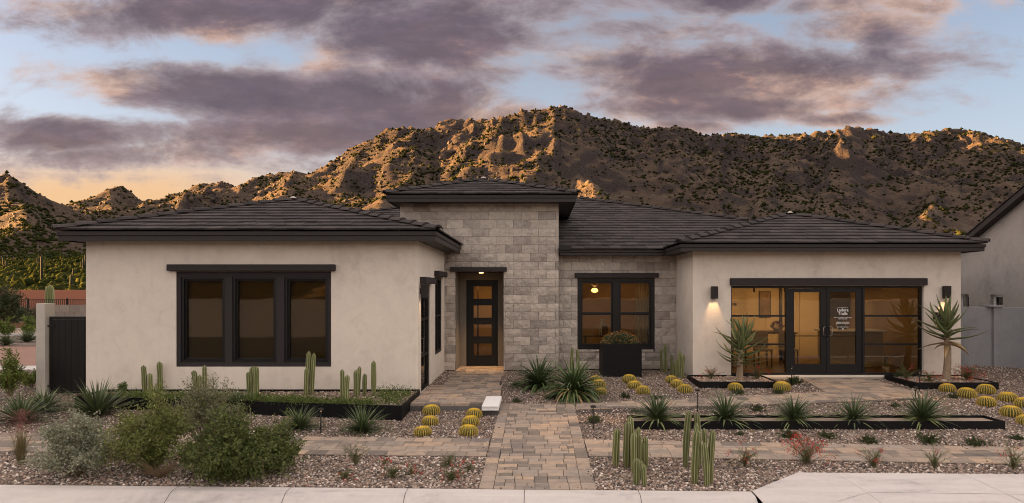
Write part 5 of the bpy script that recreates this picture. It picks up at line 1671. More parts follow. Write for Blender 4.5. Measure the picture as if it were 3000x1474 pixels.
def leaf_quads(P_, D_, ln, wd, cols, r):
    """one folded leaf (two triangles) at each point P_ pointing along D_"""
    n = len(P_)
    D_ = D_ / np.maximum(np.linalg.norm(D_, axis=1, keepdims=True), 1e-6)
    A = r.normal(size=(n, 3)); S = np.cross(D_, A); S /= np.maximum(np.linalg.norm(S, axis=1, keepdims=True), 1e-6)
    ln = np.broadcast_to(ln, (n,))[:, None]; wd = np.broadcast_to(wd, (n,))[:, None]
    V_ = np.stack([P_, P_ + D_ * ln * .5 + S * wd, P_ + D_ * ln, P_ + D_ * ln * .5 - S * wd], 1).reshape(-1, 3)
    F_ = np.arange(4 * n).reshape(n, 4)
    return V_, F_, np.repeat(cols, 4, 0)
def shrub_parts(seed, rx, ry, h, n_main, n_sub, n_leaf, ll, lw, cols, droop=0.0, open_=.35, up=.6, base_r=.05, stem_r=.008):
    """branches arch out from the base into a wide crown; leaves sit along the outer twigs"""
    r = np.random.default_rng(seed); stems = B(); PL = []; DL_ = []; shade = []
    for i in range(n_main):
        az = r.uniform(0, 6.28); rad = math.sqrt(r.uniform(0, 1)) * r.choice([.8, 1.0, 1.0, 1.18]); top = h * (1 - .55 * rad ** 2) * r.uniform(.55, 1.12)
        end = np.array([rx * rad * math.cos(az), ry * rad * math.sin(az), top])
        st = np.array([base_r * math.cos(az) * r.uniform(0, 1), base_r * math.sin(az) * r.uniform(0, 1), 0])
        mid = st * .5 + end * .5 + np.array([0, 0, h * .14]) - np.array([end[0], end[1], 0]) * .12 + r.normal(size=3) * .03
        pts = [st * (1 - t) ** 2 + 2 * mid * t * (1 - t) + end * t * t for t in np.linspace(0, 1, 6)]
        stems.tube([tuple(p) for p in pts], [stem_r * (1 - .75 * k / 5) for k in range(6)], 4, False)
        wisp = r.random() < .14
        if wisp:
            end = end * np.array([1.08, 1.08, 1.14])
            pts = [st * (1 - t) ** 2 + 2 * mid * t * (1 - t) + end * t * t for t in np.linspace(0, 1, 6)]
            stems.tube([tuple(p) for p in pts], [stem_r * .5 * (1 - .75 * k / 5) for k in range(6)], 4, False)
        for j in range(n_sub // 2 if wisp else n_sub):
            t = r.uniform(open_, 1.0); b0 = st * (1 - t) ** 2 + 2 * mid * t * (1 - t) + end * t * t
            d = (end - st) / max(np.linalg.norm(end - st), .01) * .5 + r.normal(size=3) * .55 + np.array([0, 0, up])
            d = d / np.linalg.norm(d); L = h * r.uniform(.12, .27)
            e = b0 + d * L + np.array([0, 0, -droop * L])
            if j % 3 == 0: stems.tube([tuple(b0), tuple(e)], [stem_r * .4, stem_r * .15], 3, False)
            m = n_leaf
            tt = r.uniform(0.05, 1.05, m)[:, None]
            P_ = b0 + (e - b0) * tt + r.normal(size=(m, 3)) * (.018 * h + .006); P_[:, 2] = np.maximum(P_[:, 2], .01)
            PL.append(P_); DL_.append((e - b0) / L * .7 + r.normal(size=(m, 3)) * .8 + np.array([0, 0, .25 - droop]))
            shade.append(np.full(m, r.uniform(.72, 1.25)))
    P_ = np.concatenate(PL); D_ = np.concatenate(DL_); sh = np.concatenate(shade)
    k = r.uniform(0, 1, (len(P_), 1)); c = np.array(cols[0]) * (1 - k) + np.array(cols[1]) * k
    c = c * sh[:, None] * r.uniform(.8, 1.2, (len(P_), 1))
    V_, F_, C_ = leaf_quads(P_, D_, ll * r.uniform(.6, 1.25, len(P_)), lw * r.uniform(.7, 1.2, len(P_)), c, r)
    return stems, np_mesh('foliage', V_, F_, M['leaf'], C_)
def shrub(name, label, p, cat='shrub', group=None, twig=None, **kw):
    t = thing(name, label, cat, p, group)
    st, me = shrub_parts(**kw)
    st.build('branches', twig or M['twig'], t); link('foliage', me, t)
    return t
shrub('silver_bush', 'silvery grey bush with a bare pale stem beside the tuft of pink grass', on(222, 1398), seed=1, rx=.54, ry=.42, h=.78, n_main=48, n_sub=20, n_leaf=18, ll=.030, lw=.0095, cols=((.20, .215, .14), (.36, .37, .26)), open_=.30, up=.3)
shrub('olive_bush', 'tall olive-green bush in front of the raised planter', on(440, 1392), seed=2, rx=.52, ry=.48, h=1.02, n_main=58, n_sub=22, n_leaf=20, ll=.031, lw=.0095, cols=((.090, .115, .028), (.20, .215, .058)), open_=.18, up=.4)
shrub('grey_bush', 'airy grey-green bush behind the dark one, hiding the planter front', on(600, 1322), seed=3, rx=.62, ry=.45, h=.98, n_main=44, n_sub=18, n_leaf=17, ll=.030, lw=.009, cols=((.14, .15, .075), (.25, .25, .145)), open_=.45, up=.5)
shrub('dark_bush', 'dense dark green bush with trailing sprays over the gravel', on(690, 1402), seed=4, rx=.70, ry=.5, h=.86, n_main=70, n_sub=24, n_leaf=20, ll=.032, lw=.011, cols=((.062, .088, .022), (.135, .16, .042)), open_=.15, up=.1, droop=.45)
shrub('dark_bush', 'smaller dark green bush overhanging the left paved walk', on(815, 1378), seed=5, rx=.34, ry=.35, h=.72, n_main=34, n_sub=16, n_leaf=16, ll=.031, lw=.011, cols=((.062, .088, .022), (.13, .155, .042)), open_=.15, up=.2, droop=.3)
q = B(); rr = random.Random(5)
for i in range(110):
    az = rr.uniform(0, 6.28); L = rr.uniform(.2, .42); e = Vector((math.cos(az) * L * .75, math.sin(az) * L * .7, L * rr.uniform(.3, .9)))
    q.tube([(0, 0, 0), tuple(e * .5 + Vector((rr.uniform(-.03, .03), rr.uniform(-.03, .03), .03))), tuple(e)], [.0035, .0025, .001], 3, False)
dry = q.build('dry_twigs', plain('dry_twig_tan', (.24, .17, .10), .9)); dry.location = on(470, 1402); tag(dry, 'tangle of dry tan twigs at the foot of the olive-green bush', 'twigs')

# pink grass tuft
def grass(name, label, p, n, L, cols, tip=None, lean=.55, seed=1, cat='grass'):
    r = random.Random(seed); V_ = []; F_ = []; C_ = []
    for i in range(n):
        az = r.uniform(0, 6.28); a = abs(r.gauss(0, lean)); ln = L * r.uniform(.5, 1.05); wd = .0028
        pp = Vector((r.uniform(-.03, .03), r.uniform(-.03, .03), 0)); side = Vector((-math.sin(az), math.cos(az), 0))
        c = np.array(cols[0]) + (np.array(cols[1]) - np.array(cols[0])) * r.random()
        b0 = len(V_)
        for s in range(5):
            t = s / 4; aa = a * (.35 + .9 * t)
            if s: pp = pp + Vector((math.sin(aa) * math.cos(az), math.sin(aa) * math.sin(az), math.cos(aa))) * (ln / 4)
            w_ = wd * (1 - .75 * t)
            V_ += [tuple(pp - side * w_), tuple(pp + side * w_)]
            cc = c if not tip or t < .7 else np.array(tip)
            C_ += [cc, cc]
        for s in range(4):
            k = b0 + 2 * s; F_.append((k, k + 1, k + 3, k + 2))
    t = thing(name, label, cat, p)
    link('blades', np_mesh('blades', np.array(V_), np.array(F_), M['leaf'], np.array(C_)), t)
    return t
tg = grass('grass_tuft', 'tuft of tan grass with hazy pink plumes beside the left paved walk', on(62, 1360), 420, .50, ((.16, .14, .06), (.27, .22, .11)), lean=.30, seed=2)
r_ = np.random.default_rng(77)
n = 2600; az = r_.uniform(0, 6.28, n); rad = np.abs(r_.normal(0, .17, n)); P_ = np.stack([rad * np.cos(az), rad * np.sin(az), r_.uniform(.46, .78, n) - rad * .4], -1)
V_, F_, C_ = leaf_quads(P_, r_.normal(size=(n, 3)) * .4 + np.array([0, 0, .6]), .022, .0012, np.array([[.34, .14, .13]]) * r_.uniform(.6, 1.2, (n, 1)), r_)
link('plumes', np_mesh('plumes', V_, F_, M['leaf'], C_), tg)

# red-flowered firecracker plants and sprawling dark ground shrubs
def red_parts(seed, h, spread, n_stem, n_red, flower=(.55, .030, .025)):
    r = np.random.default_rng(seed); P_ = []; D_ = []; FP = []; FD = []; st = B()
    for i in range(n_stem):
        az = r.uniform(0, 6.28); a = abs(r.normal(0, 1)) * spread; L = h * r.uniform(.55, 1.1)
        d0 = np.array([math.sin(a) * math.cos(az), math.sin(a) * math.sin(az), math.cos(a)])
        pts = [np.zeros(3)]; 
        for s in range(5):
            d0 = d0 + np.array([math.cos(az) * .12, math.sin(az) * .12, -.10]) * (s > 1) * (1 + spread); d0 /= np.linalg.norm(d0)
            pts.append(pts[-1] + d0 * L / 5)
        for p in pts: p[2] = max(p[2], .012)
        st.tube([tuple(p) for p in pts], [.003, .0028, .0024, .002, .0015, .001], 3, False)
        pts = np.array(pts)
        m = 26; tt = r.uniform(.5, 4.99, m); k = tt.astype(int); fr = (tt - k)[:, None]
        P_.append(pts[k] * (1 - fr) + pts[k + 1] * fr); D_.append((pts[k + 1] - pts[k]) / (L / 5) * 1.0 + r.normal(size=(m, 3)) * .55)
        if i < n_red:
            m = 16; q_ = pts[-1] + r.normal(size=(m, 3)) * .022 * (h / .3); q_[:, 2] = np.maximum(q_[:, 2], .015); FP.append(q_); FD.append(r.normal(size=(m, 3)) * .5 + np.array([0, 0, -.6]))
    P_ = np.concatenate(P_); D_ = np.concatenate(D_); n = len(P_)
    k = r.uniform(0, 1, (n, 1)); c = (np.array((.055, .080, .022)) * (1 - k) + np.array((.115, .145, .04)) * k) * r.uniform(.8, 1.2, (n, 1))
    V1, F1, C1 = leaf_quads(P_, D_, .05 * h / .3 * r.uniform(.6, 1.2, n), .0022, c, r)
    out_ = [st, np_mesh('foliage', V1, F1, M['leaf'], C1), None]
    if FP:
        FP = np.concatenate(FP); FD = np.concatenate(FD); n = len(FP)
        V2, F2, C2 = leaf_quads(FP, FD, .024 * (h / .3) ** .5, .0045, np.array([flower]) * r.uniform(.6, 1.3, (n, 1)), r)
        out_[2] = np_mesh('flowers', V2, F2, M['leaf'], C2)
    return out_
def red_plant(p, h, spread, n_stem, n_red, label, seed):
    t = thing('firecracker_plant', label, 'plant', p, 'red flowering plants')
    st, fo, fl = red_parts(seed, h, spread, n_stem, n_red)
    st.build('stems', M['twig'], t); link('foliage', fo, t)
    if fl: link('flowers', fl, t)['kind'] = 'stuff'
RED = [((1040, 1366), .36, .30, 22, 0, 'feathery green plant with one tall stem beyond the left paved walk'),
       ((1012, 1404), .17, .9, 34, 5, 'low green tuft with a few red flecks in gravel nearest the dark bush'),
       ((1128, 1362), .13, .9, 12, 8, 'tiny red-speckled plant in gravel below the left paved walk'),
       ((1152, 1402), .22, .6, 34, 4, 'upright green tuft in the middle of the street side gravel'),
       ((1206, 1392), .17, 1.0, 24, 8, 'low spreading plant with scattered red blooms, second from the paved path'),
       ((1312, 1366), .20, .8, 34, 0, 'plain dark green tuft close to the paved path'),
       ((1322, 1408), .22, .8, 40, 7, 'dark tuft with crimson blooms at its foot close to the kerb'),
       ((1374, 1382), .16, .9, 22, 5, 'small red-tipped plant right at the edge of the paved path'),
       ((2180, 1370), .34, .55, 32, 5, 'airy red-tipped plant next to the seven column cacti'),
       ((2362, 1364), .42, .42, 44, 40, 'tall plant covered in bright red blooms beside the right paved walk'),
       ((2560, 1374), .32, .5, 30, 5, 'slender red-flecked plant above the driveway apron, after the red bush'),
       ((2738, 1378), .34, .28, 20, 1, 'thin upright green plant in gravel over the driveway apron'),
       ((2968, 1380), .38, .35, 26, 4, 'feathery plant with red buds by the far end of the right walk')]
for i, (pp, h, sp, ns, nr, lb) in enumerate(RED):
    red_plant(on(*pp), h, sp, ns, nr, lb, 100 + i)
def inpl(px, d, z=.075): return (XP(px, d), d, z)
red_plant(inpl(2085, 15.0), .34, .45, 36, 8, 'wispy plant with faded red tips by the white stucco corner', 131)
red_plant(inpl(2218, 14.9), .36, .55, 42, 10, 'green plant with red blooms in front of the office glass', 132)
red_plant(inpl(2655, 14.95), .38, .5, 40, 4, 'tall wispy green plant at the edge of the office glass', 133)
red_plant(inpl(2722, 14.6), .30, .9, 44, 16, 'low red and green plant at the foot of the tall trunked aloe', 134)
red_plant(inpl(2835, 14.75), .42, .75, 60, 40, 'wide red flowering plant in the planter against the grey wall', 135)
def sprawl_mesh(seed, cols=((.035, .055, .018), (.075, .095, .032)), n=30, yellow=0):
    return shrub_parts(seed, .5, .38, .26, n, 9, 12, .034, .010, cols, .1, .2, .3, .02, .004)
SPM = []
for s in (1, 2, 3):
    st_, fo_ = sprawl_mesh(s + 200)
    SPM.append((st_.me('branches', M['twig']), fo_))
SPR = [((1512, 1132), 46, 'dark green creeper beside the entry walk, against the tower'), ((1515, 1180), 40, 'straggly creeper in gravel between entry walk and biggest yucca'), ((1610, 1168), 44, 'small creeper tucked under the two big stone wall yuccas'),
       ((1735, 1166), 46, 'creeper hugging the near side of the biggest yucca'), ((1832, 1166), 52, 'creeper below the barrel cacti row of the cube planter'), ((1922, 1170), 50, 'creeper above the office walk, between two barrel cactus rows'),
       ((1742, 1240), 70, 'upright creeper around the path lamp post beside the front path'), ((2160, 1156), 56, 'creeper growing round the lone barrel cactus by the leafy aloe'), ((2282, 1155), 48, 'creeper under the barrel cactus next to the office lamp'),
       ((2330, 1128), 70, 'yellow-green creeper beside the office doors'), ((2632, 1112), 52, 'leafy creeper at the office glass, across the walk from the doors'), ((2790, 1168), 50, 'creeper between the barrel cacti in front of the grey wall'),
       ((2215, 1206), 60, 'creeper behind the trough between two yuccas'), ((2622, 1194), 40, 'small upright creeper behind the trough near the last yucca'), ((1866, 1210), 50, 'pale creeper at the back corner of the trough'),
       ((2165, 1276), 50, 'low creeper in gravel just below the trough, behind the cactus clump'), ((2312, 1284), 80, 'creeper beneath the trough above the red flowering bush'), ((2425, 1284), 82, 'wide creeper against the trough front, after the red bush'),
       ((2542, 1300), 74, 'dark round creeper midway between trough and right walk'), ((2722, 1300), 84, 'creeper trailing a dry yellow stem across the trough front'), ((2860, 1308), 84, 'rounded creeper near the far end of the right walk'), ((2978, 1290), 66, 'creeper on the far gravel beyond the trough end')]
for i, (pp, wpx, lb) in enumerate(SPR):
    p = on(*pp); sc = wpx / (F / p.y)
    t = thing('creeping_shrub', lb, 'shrub', p, 'dark creepers in the gravel', random.uniform(0, 6.28), sc)
    t.scale = (sc, sc, sc * random.uniform(.9, 1.5))
    st_, fo_ = SPM[i % 3]; link('branches', st_, t); link('foliage', fo_, t)

# ground cover in the raised planter
r_ = np.random.default_rng(5); PL = []; DL_ = []
for i in range(620):
    t = r_.uniform(0, 1); x = -8.3 + 5.8 * t; y0 = 11.36 + (-x - 2.4) * .161
    y = y0 + abs(r_.normal(0, .22)) ; x = x + r_.normal(0, .04)
    hgt = .10
    if x > -3.1: y = 11.4 + r_.uniform(0, 1.55); hgt = .17
    if -4.2 < x < -3.9 and r_.random() < .7: continue
    m = 34; c = np.array([x, min(y, 13.1), .075]); P_ = c + r_.normal(size=(m, 3)) * np.array([.075, .06, .0]); P_[:, 2] += np.abs(r_.normal(0, hgt * .5, m)); PL.append(P_); DL_.append(r_.normal(size=(m, 3)) + np.array([0, -.1, .6]))
P_ = np.concatenate(PL); D_ = np.concatenate(DL_); n = len(P_); k = r_.uniform(0, 1, (n, 1))
P_[:, 0] = np.minimum(P_[:, 0], -2.40)
V_, F_, C_ = leaf_quads(P_, D_, .030, .010, (np.array((.07, .105, .022)) * (1 - k) + np.array((.14, .18, .04)) * k) * r_.uniform(.7, 1.2, (n, 1)), r_)
gc = link('ground_cover', np_mesh('ground_cover', V_, F_, M['leaf'], C_)); tag(gc, 'trailing green ground cover in the raised planter', 'ground cover', kind='stuff')
shrub('sprig', 'small upright green sprig at the gate end of the raised planter', (XP(366, 12.7), 12.7, .075), 'plant', seed=61, rx=.12, ry=.1, h=.30, n_main=9, n_sub=8, n_leaf=14, ll=.03, lw=.009, cols=((.07, .10, .025), (.13, .16, .045)))
# mound of flowers in the cube planter
t = thing('flower_mound', 'rounded green mound with small orange flowers in the black cube planter', 'plant', (2.17, 16.32, .78))
r_ = np.random.default_rng(9); n = 7000; v = r_.normal(size=(n, 3)); v /= np.linalg.norm(v, axis=1, keepdims=True); v[:, 2] = np.abs(v[:, 2]); rad = r_.uniform(.6, 1.06, (n, 1))
P_ = v * rad * np.array([.47, .42, .30]); k = r_.uniform(0, 1, (n, 1))
V_, F_, C_ = leaf_quads(P_, v + r_.normal(size=(n, 3)) * .6, .034, .010, (np.array((.060, .085, .045)) * (1 - k) + np.array((.12, .15, .075)) * k) * r_.uniform(.7, 1.25, (n, 1)), r_)
link('foliage', np_mesh('foliage', V_, F_, M['leaf'], C_), t)
n = 520; v = r_.normal(size=(n, 3)); v /= np.linalg.norm(v, axis=1, keepdims=True); v[:, 2] = np.abs(v[:, 2]) + .1; P_ = v * np.array([.49, .44, .32])
V_, F_, C_ = leaf_quads(P_, v * .4 + r_.normal(size=(n, 3)) * .7, .030, .012, np.array([[.42, .17, .035]]) * r_.uniform(.6, 1.3, (n, 1)), r_)
link('flowers', np_mesh('flowers', V_, F_, M['leaf'], C_), t)

# ------------------------------------------------------------------ tree aloes
def aloe_leaf(curl, seed, cols=((.115, .150, .055), (.21, .24, .10))):
    r = random.Random(seed); V_ = []; C_ = []; F_ = []; n = 9
    p = Vector((0, 0, 0)); a = .15
    for s in range(n + 1):
        t = s / n
        ang = a + curl * t * t + r.uniform(-.03, .03)
        d = Vector((0, math.cos(ang), math.sin(ang)))
        if s: p = p + d * (1.0 / n)
        w_ = .108 * (1 - t) ** .70 * (1 - .25 * (1 - t) ** 6) + .002; th = .030 * (1 - t) + .002
        up = Vector((0, -d.z, d.y))
        V_ += [tuple(p + Vector((-w_, 0, 0)) + up * w_ * .30), tuple(p + up * .0), tuple(p + Vector((w_, 0, 0)) + up * w_ * .30), tuple(p - up * th)]
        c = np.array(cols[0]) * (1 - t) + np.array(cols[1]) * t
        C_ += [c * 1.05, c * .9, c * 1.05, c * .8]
    for s in range(n):
        q = 4 * s
        for i in range(4):
            F_.append((q + i, q + (i + 1) % 4, q + 4 + (i + 1) % 4, q + 4 + i))
    return np_mesh('leaf', np.array(V_), np.array(F_), M['leaf_stiff'], np.array(C_), True)
AL = [aloe_leaf(.5, 1), aloe_leaf(.15, 2), aloe_leaf(-.4, 3), aloe_leaf(.8, 4)]
ALd = aloe_leaf(-.5, 5, ((.26, .17, .075), (.40, .27, .13)))
ALb = aloe_leaf(.25, 6, ((.13, .085, .05), (.17, .15, .08)))
def aloe_tree(name, label, foot, trunk_pts, trunk_r, leaf_z0, leaf_z1, n, Lr, seed, dead=3):
    t = thing(name, label, 'aloe', foot)
    q = B(); pts = []; rads = []
    nseg = 26
    TP = [Vector(p) for p in trunk_pts]
    def along(f):
        x = f * (len(TP) - 1); k = min(int(x), len(TP) - 2); return TP[k].lerp(TP[k + 1], x - k)
    for k in range(nseg + 1):
        f = k / nseg; pts.append(along(f)); rads.append(trunk_r * (1.28 - .55 * f + .25 * math.exp(-f * 14)) * (1 + .05 * (k % 2)))
    q.tube(pts, rads, 12); q.build('trunk', M['bark'], t, True)
    r = random.Random(seed); H = TP[-1].z
    for i in range(n):
        f = i / (n - 1); z = leaf_z0 + (leaf_z1 - leaf_z0) * f; c = along(min(1, z / H))
        az = i * 2.39996 + r.uniform(-.2, .2)
        inc = (-.10 + 1.32 * f ** 1.6) + r.uniform(-.12, .12)       # elevation of the leaf axis
        L = (Lr[0] + (Lr[1] - Lr[0]) * math.sin(math.pi * min(1, .25 + f * .62))) * r.uniform(.85, 1.1)
        me = ALd if i < dead else (ALb if i < dead + 2 else AL[r.randint(0, 3)])
        if i < dead: inc -= .25
        o = link('leaf', me, t)
        o.matrix_local = Matrix.Translation(c) @ Matrix.Rotation(az, 4, 'Z') @ Matrix.Rotation(inc, 4, 'X') @ Matrix.Scale(L, 4)
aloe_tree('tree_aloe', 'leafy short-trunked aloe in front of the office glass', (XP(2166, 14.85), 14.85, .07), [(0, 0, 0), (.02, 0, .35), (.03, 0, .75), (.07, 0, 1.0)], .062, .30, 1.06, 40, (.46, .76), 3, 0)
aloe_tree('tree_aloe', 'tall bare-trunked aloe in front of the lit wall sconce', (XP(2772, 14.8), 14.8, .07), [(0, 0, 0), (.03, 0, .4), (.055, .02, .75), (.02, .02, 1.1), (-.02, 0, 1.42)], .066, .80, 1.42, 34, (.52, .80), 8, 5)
q = B(); rr = random.Random(3)
for lb, px, d, s in (('pale tan rock in the planter at the stucco corner', 2138, 15.1, .09), ('small round rock beside the tall trunked aloe', 2763, 14.55, .07)):
    bm_ = bmesh.new(); bmesh.ops.create_icosphere(bm_, subdivisions=2, radius=1.0)
    for v_ in bm_.verts: v_.co *= rr.uniform(.85, 1.12)
    q = B(); q.bm(bm_, Matrix.Diagonal((s * 1.3, s, s * .6, 1))); ro = q.build('rock', M['dirt_pale']); ro.location = (XP(px, d), d, .10); tag(ro, lb, 'rock')

# ------------------------------------------------------------------ lamps
def spot(name, parent, loc, energy, size, blend=.6, col=(1.0, .58, .26), rot=(0, 0, 0), rad=.02):
    l = bpy.data.lights.new(name, 'SPOT'); l.energy = energy * 0.557; l.spot_size = size; l.spot_blend = blend; l.color = col; l.shadow_soft_size = rad
    o = bpy.data.objects.new(name, l); COL.objects.link(o); o.parent = parent; o.location = loc; o.rotation_euler = rot
    return o
def path_lamp(px, by_, ty_, label, energy=3.0):
    p = on(px, by_); h = (by_ - ty_) / (F / p.y)
    t = thing('path_lamp', label, 'lamp', p, 'black path lamps')
    q = B(); q.tube([(0, 0, -.05), (0, 0, h - .062)], .010, 8); q.build('post', M['fixture'], t, True)
    q = B(); q.lathe([(.011, h - .095), (.017, h - .09), (.014, h - .062)], 12); q.build('collar', M['fixture'], t)
    q = B(); q.lathe([(.050, h - .040), (.049, h - .028), (.044, h - .010), (.012, h)], 14); q.build('cap', M['fixture'], t)
    q = B(); q.lathe([(.012, h - .0615), (.012, h - .050)], 10); q.build('lens', M['bulb_soft'], t)
    spot('lamp_light', t, (0, 0, h - .046), energy, R(168), .8, rad=.004)
path_lamp(940, 1272, 1195, 'path lamp between two yuccas before the raised planter', 2)
path_lamp(1738, 1260, 1187, 'path lamp standing beside the front path', 22)
path_lamp(2044, 1207, 1140, 'path lamp behind the trough, next to the full yucca', 6)
path_lamp(2319, 1130, 1073, 'path lamp near the office doors', 16)
path_lamp(2682, 1172, 1132, 'path lamp behind the last trough yucca', 12)
path_lamp(2694, 1146, 1086, 'path lamp at the corner of the planter with the tall aloe', 5)
path_lamp(128, 1214, 1182, 'short path lamp among the yuccas by the gate pillar', 0.6)
path_lamp(1664, 1176, 1132, 'path lamp hidden among the biggest yucca leaves', 1.5)
def sconce(label, p, axis, energy):
    """up-down box sconce on a wall; axis = direction out of the wall"""
    t = thing('wall_sconce', label, 'lamp', p, 'wall sconces')
    w_, d_, h = .145, .12, .30
    def hood(x0, x1, y0, y1):
        """open-bottomed metal box"""
        q = B(); e = .004
        q.box(x0, x1, y0, y0 + e, -h / 2, h / 2); q.box(x0, x1, y1 - e, y1, -h / 2, h / 2)
        q.box(x0, x0 + e, y0 + e, y1 - e, -h / 2, h / 2); q.box(x1 - e, x1, y0 + e, y1 - e, -h / 2, h / 2)
        q.box(x0 + e, x1 - e, y0 + e, y1 - e, h / 2 - .006, h / 2 - .001)
        q.build('housing', M['lamp_metal'], t)
    if axis == 'y':
        B().box(-.05, .05, -.03, 0, -.06, .06).build('wall_plate', M['lamp_metal'], t)
        hood(-w_ / 2, w_ / 2, -.03 - d_, -.03)
        spot('sconce_light', t, (0, -.085, h / 2 - .10), energy, R(75), .6, rad=.03)
    else:
        B().box(0, .03, -.05, .05, -.06, .06).build('wall_plate', M['lamp_metal'], t)
        hood(.03, .18, -.06, .06)
        spot('sconce_light', t, (.10, 0, h / 2 - .10), energy, R(75), .6, rad=.03)
    return t
sconce('box sconce on the stucco beside the office doors, above the leafy aloe', (XP(2090, DR), DR, ZP(857, DR)), 'y', 9)
sconce('box sconce on the stucco above the tall trunked aloe', (XP(2767, DR), DR, ZP(856, DR)), 'y', 11)
sconce('box sconce on the side wall of the left wing by the glazed side door', (LX1, 13.40, 2.17), 'x', 2.5)
q = B(); q.lathe([(.06, 0), (.06, .012)], 16); pl = q.build('recess_downlight', M['bulb']); pl.location = ((OP[0] + OP[1]) / 2, DT + .55, OP[3] - .014)
tag(pl, 'small round downlight in the ceiling of the entry recess', 'lamp')
spot('downlight_beam', None, ((OP[0] + OP[1]) / 2, DT + .55, OP[3] - .02), 60, R(56), .9, rad=.05)

# ------------------------------------------------------------------ rooms behind the glass
M['plank'] = plain('warm_wall_panel', (0.40, 0.27, 0.12), .6, .18, 2.5, .1, 20)
M['room_wall'] = plain('room_wall_paint', (0.42, 0.32, 0.20), .9, .06, 2)
M['wood_dark'] = plain('walnut', (0.10, 0.055, 0.030), .5, .25, 7)
M['floor_wood'] = plain('plank_floor', (0.20, 0.12, 0.065), .45, .25, 4)
M['stone_white'] = plain('white_counter', (0.62, 0.58, 0.52), .35, .05)
M['screen'] = plain('dark_screen', (0.012, 0.013, 0.016), .25, .1)
M['art'] = plain('art_print', (0.16, 0.10, 0.05), .7, .8, 3.5)
M['curtain'] = plain('sheer_curtain', (0.44, 0.40, 0.31), .9, .2, 12)
M['chair_f'] = plain('cream_chair', (0.45, 0.38, 0.29), .8, .1)
def area_light(parent, loc, sx, sy_, energy, col=(1.0, .66, .34)):
    l = bpy.data.lights.new('room_light', 'AREA'); l.shape = 'RECTANGLE'; l.size = sx; l.size_y = sy_; l.energy = energy * 0.557; l.color = col
    o = bpy.data.objects.new('room_light', l); COL.objects.link(o); o.parent = parent; o.location = loc
    return o
def room(x0, x1, y0, y1, z0, z1, wall, back):
    q = B(); q.box(x0, x1, y1, y1 + .05, z0, z1); hb(q, 'room_back_wall', back)
    q = B(); q.box(x0 - .05, x0, y0, y1, z0, z1); hb(q, 'room_side_wall', wall)
    q = B(); q.box(x1, x1 + .05, y0, y1, z0, z1); hb(q, 'room_side_wall', wall)
    q = B(); q.box(x0, x1, y0, y1, z0 - .05, z0); hb(q, 'room_floor', M['floor_wood'])
    q = B(); q.box(x0, x1, y0, y1, z1, z1 + .05); hb(q, 'room_ceiling', M['room_wall'])
# office
OY, OZ = 20.2, .10
room(4.15, 10.05, DR + .24, OY, OZ, 2.40, M['room_wall'], M['room_wall'])
for i in range(7):          # horizontal boards on the left of the back wall
    q = B(); q.box(4.2, 6.35, OY - .03, OY - .004, OZ + .02 + i * .36, min(OZ + .37 + i * .36, 2.38), .004); hb(q, 'wall_board', M['plank'])
for i in range(4):
    q = B(); q.box(7.35 + i * .36, 7.70 + i * .36, OY - .03, OY - .004, OZ, 2.38, .004); hb(q, 'wall_panel', M['room_wall'])
for i in range(16):         # slatted panel
    q = B(); q.box(9.05 + i * .062, 9.05 + i * .062 + .034, OY - .06, OY - .004, OZ, 2.38); hb(q, 'wall_slat', M['wood_dark'])
cu = bpy.data.curves.new('wall_text', 'FONT'); cu.body = 'HOME'; cu.size = .125; cu.extrude = .01; cu.materials.append(M['fixture'])
tmp = bpy.data.objects.new('tmp_text', cu); tm = bpy.data.meshes.new_from_object(tmp); bpy.data.objects.remove(tmp)
tag(link('wall_lettering', tm, None, (XP(2131, 20), OY - .05, ZP(896, 20)), (R(90), 0, 0)), 'dark wall letters on the boards inside the office', 'lettering')
t = thing('painting', 'tall framed picture on the office back wall', 'painting', (XP(2246, 20), OY - .04, ZP(892, 20)))
q = B(); frame_rect(q, -.18, .18, -.42, .42, .02, .02, -.03, 0, 0); q.build('frame', M['fixture'], t); B().box(-.16, .16, -.012, -.002, -.40, .40).build('canvas', M['art'], t)
t = thing('track_light', 'black ceiling track with small spotlights in the office', 'lamp', (0, 17.5, 2.28))
B().box(4.4, 9.6, -.02, .02, .02, .05).build('track', M['fixture'], t)
for x in (4.75, 5.1, 6.05, 6.9, 7.75, 8.9):
    q = B(); q.lathe([(.03, -.14), (.03, .02)], 10, (x, 0, 0)); q.build('spot_head', M['fixture'], t)
area_light(t, (7.0, 0.3, .07), 4.5, 2.2, 5)
for x in (5.1, 6.6, 7.9, 9.2):
    spot('track_beam', t, (x, .05, -.16), 26, R(72), 1.0, (1.0, .70, .38), (R(72), 0, 0), .04)
def table(name, label, x0, x1, y0, y1, z, h, mat, legs=True):
    t = thing(name, label, 'table', ((x0 + x1) / 2, (y0 + y1) / 2, z))
    cx_, cy_ = (x0 + x1) / 2, (y0 + y1) / 2
    B().box(x0 - cx_, x1 - cx_, y0 - cy_, y1 - cy_, h - .04, h, .006).build('top', mat, t)
    for sx_ in (x0 - cx_ + .05, x1 - cx_ - .10):
        for sy2 in (y0 - cy_ + .05, y1 - cy_ - .10):
            B().box(sx_, sx_ + .05, sy2, sy2 + .05, 0, h - .04).build('leg', M['wood_dark'], t)
    return t
table('meeting_table', 'long walnut meeting table inside the office', 5.2, 7.3, 17.6, 18.5, OZ, .92, M['wood_dark'])
def chair(x, y, label):
    t = thing('chair', label, 'chair', (x, y, OZ), 'office chairs')
    B().box(-.2, .2, -.2, .2, .44, .50, .01).build('seat', M['chair_f'], t); B().box(-.2, .2, .16, .21, .50, .92, .01).build('backrest', M['chair_f'], t)
    for sx_ in (-.19, .16):
        for sy2 in (-.19, .16): B().box(sx_, sx_ + .03, sy2, sy2 + .03, 0, .44).build('leg', M['wood_dark'], t)
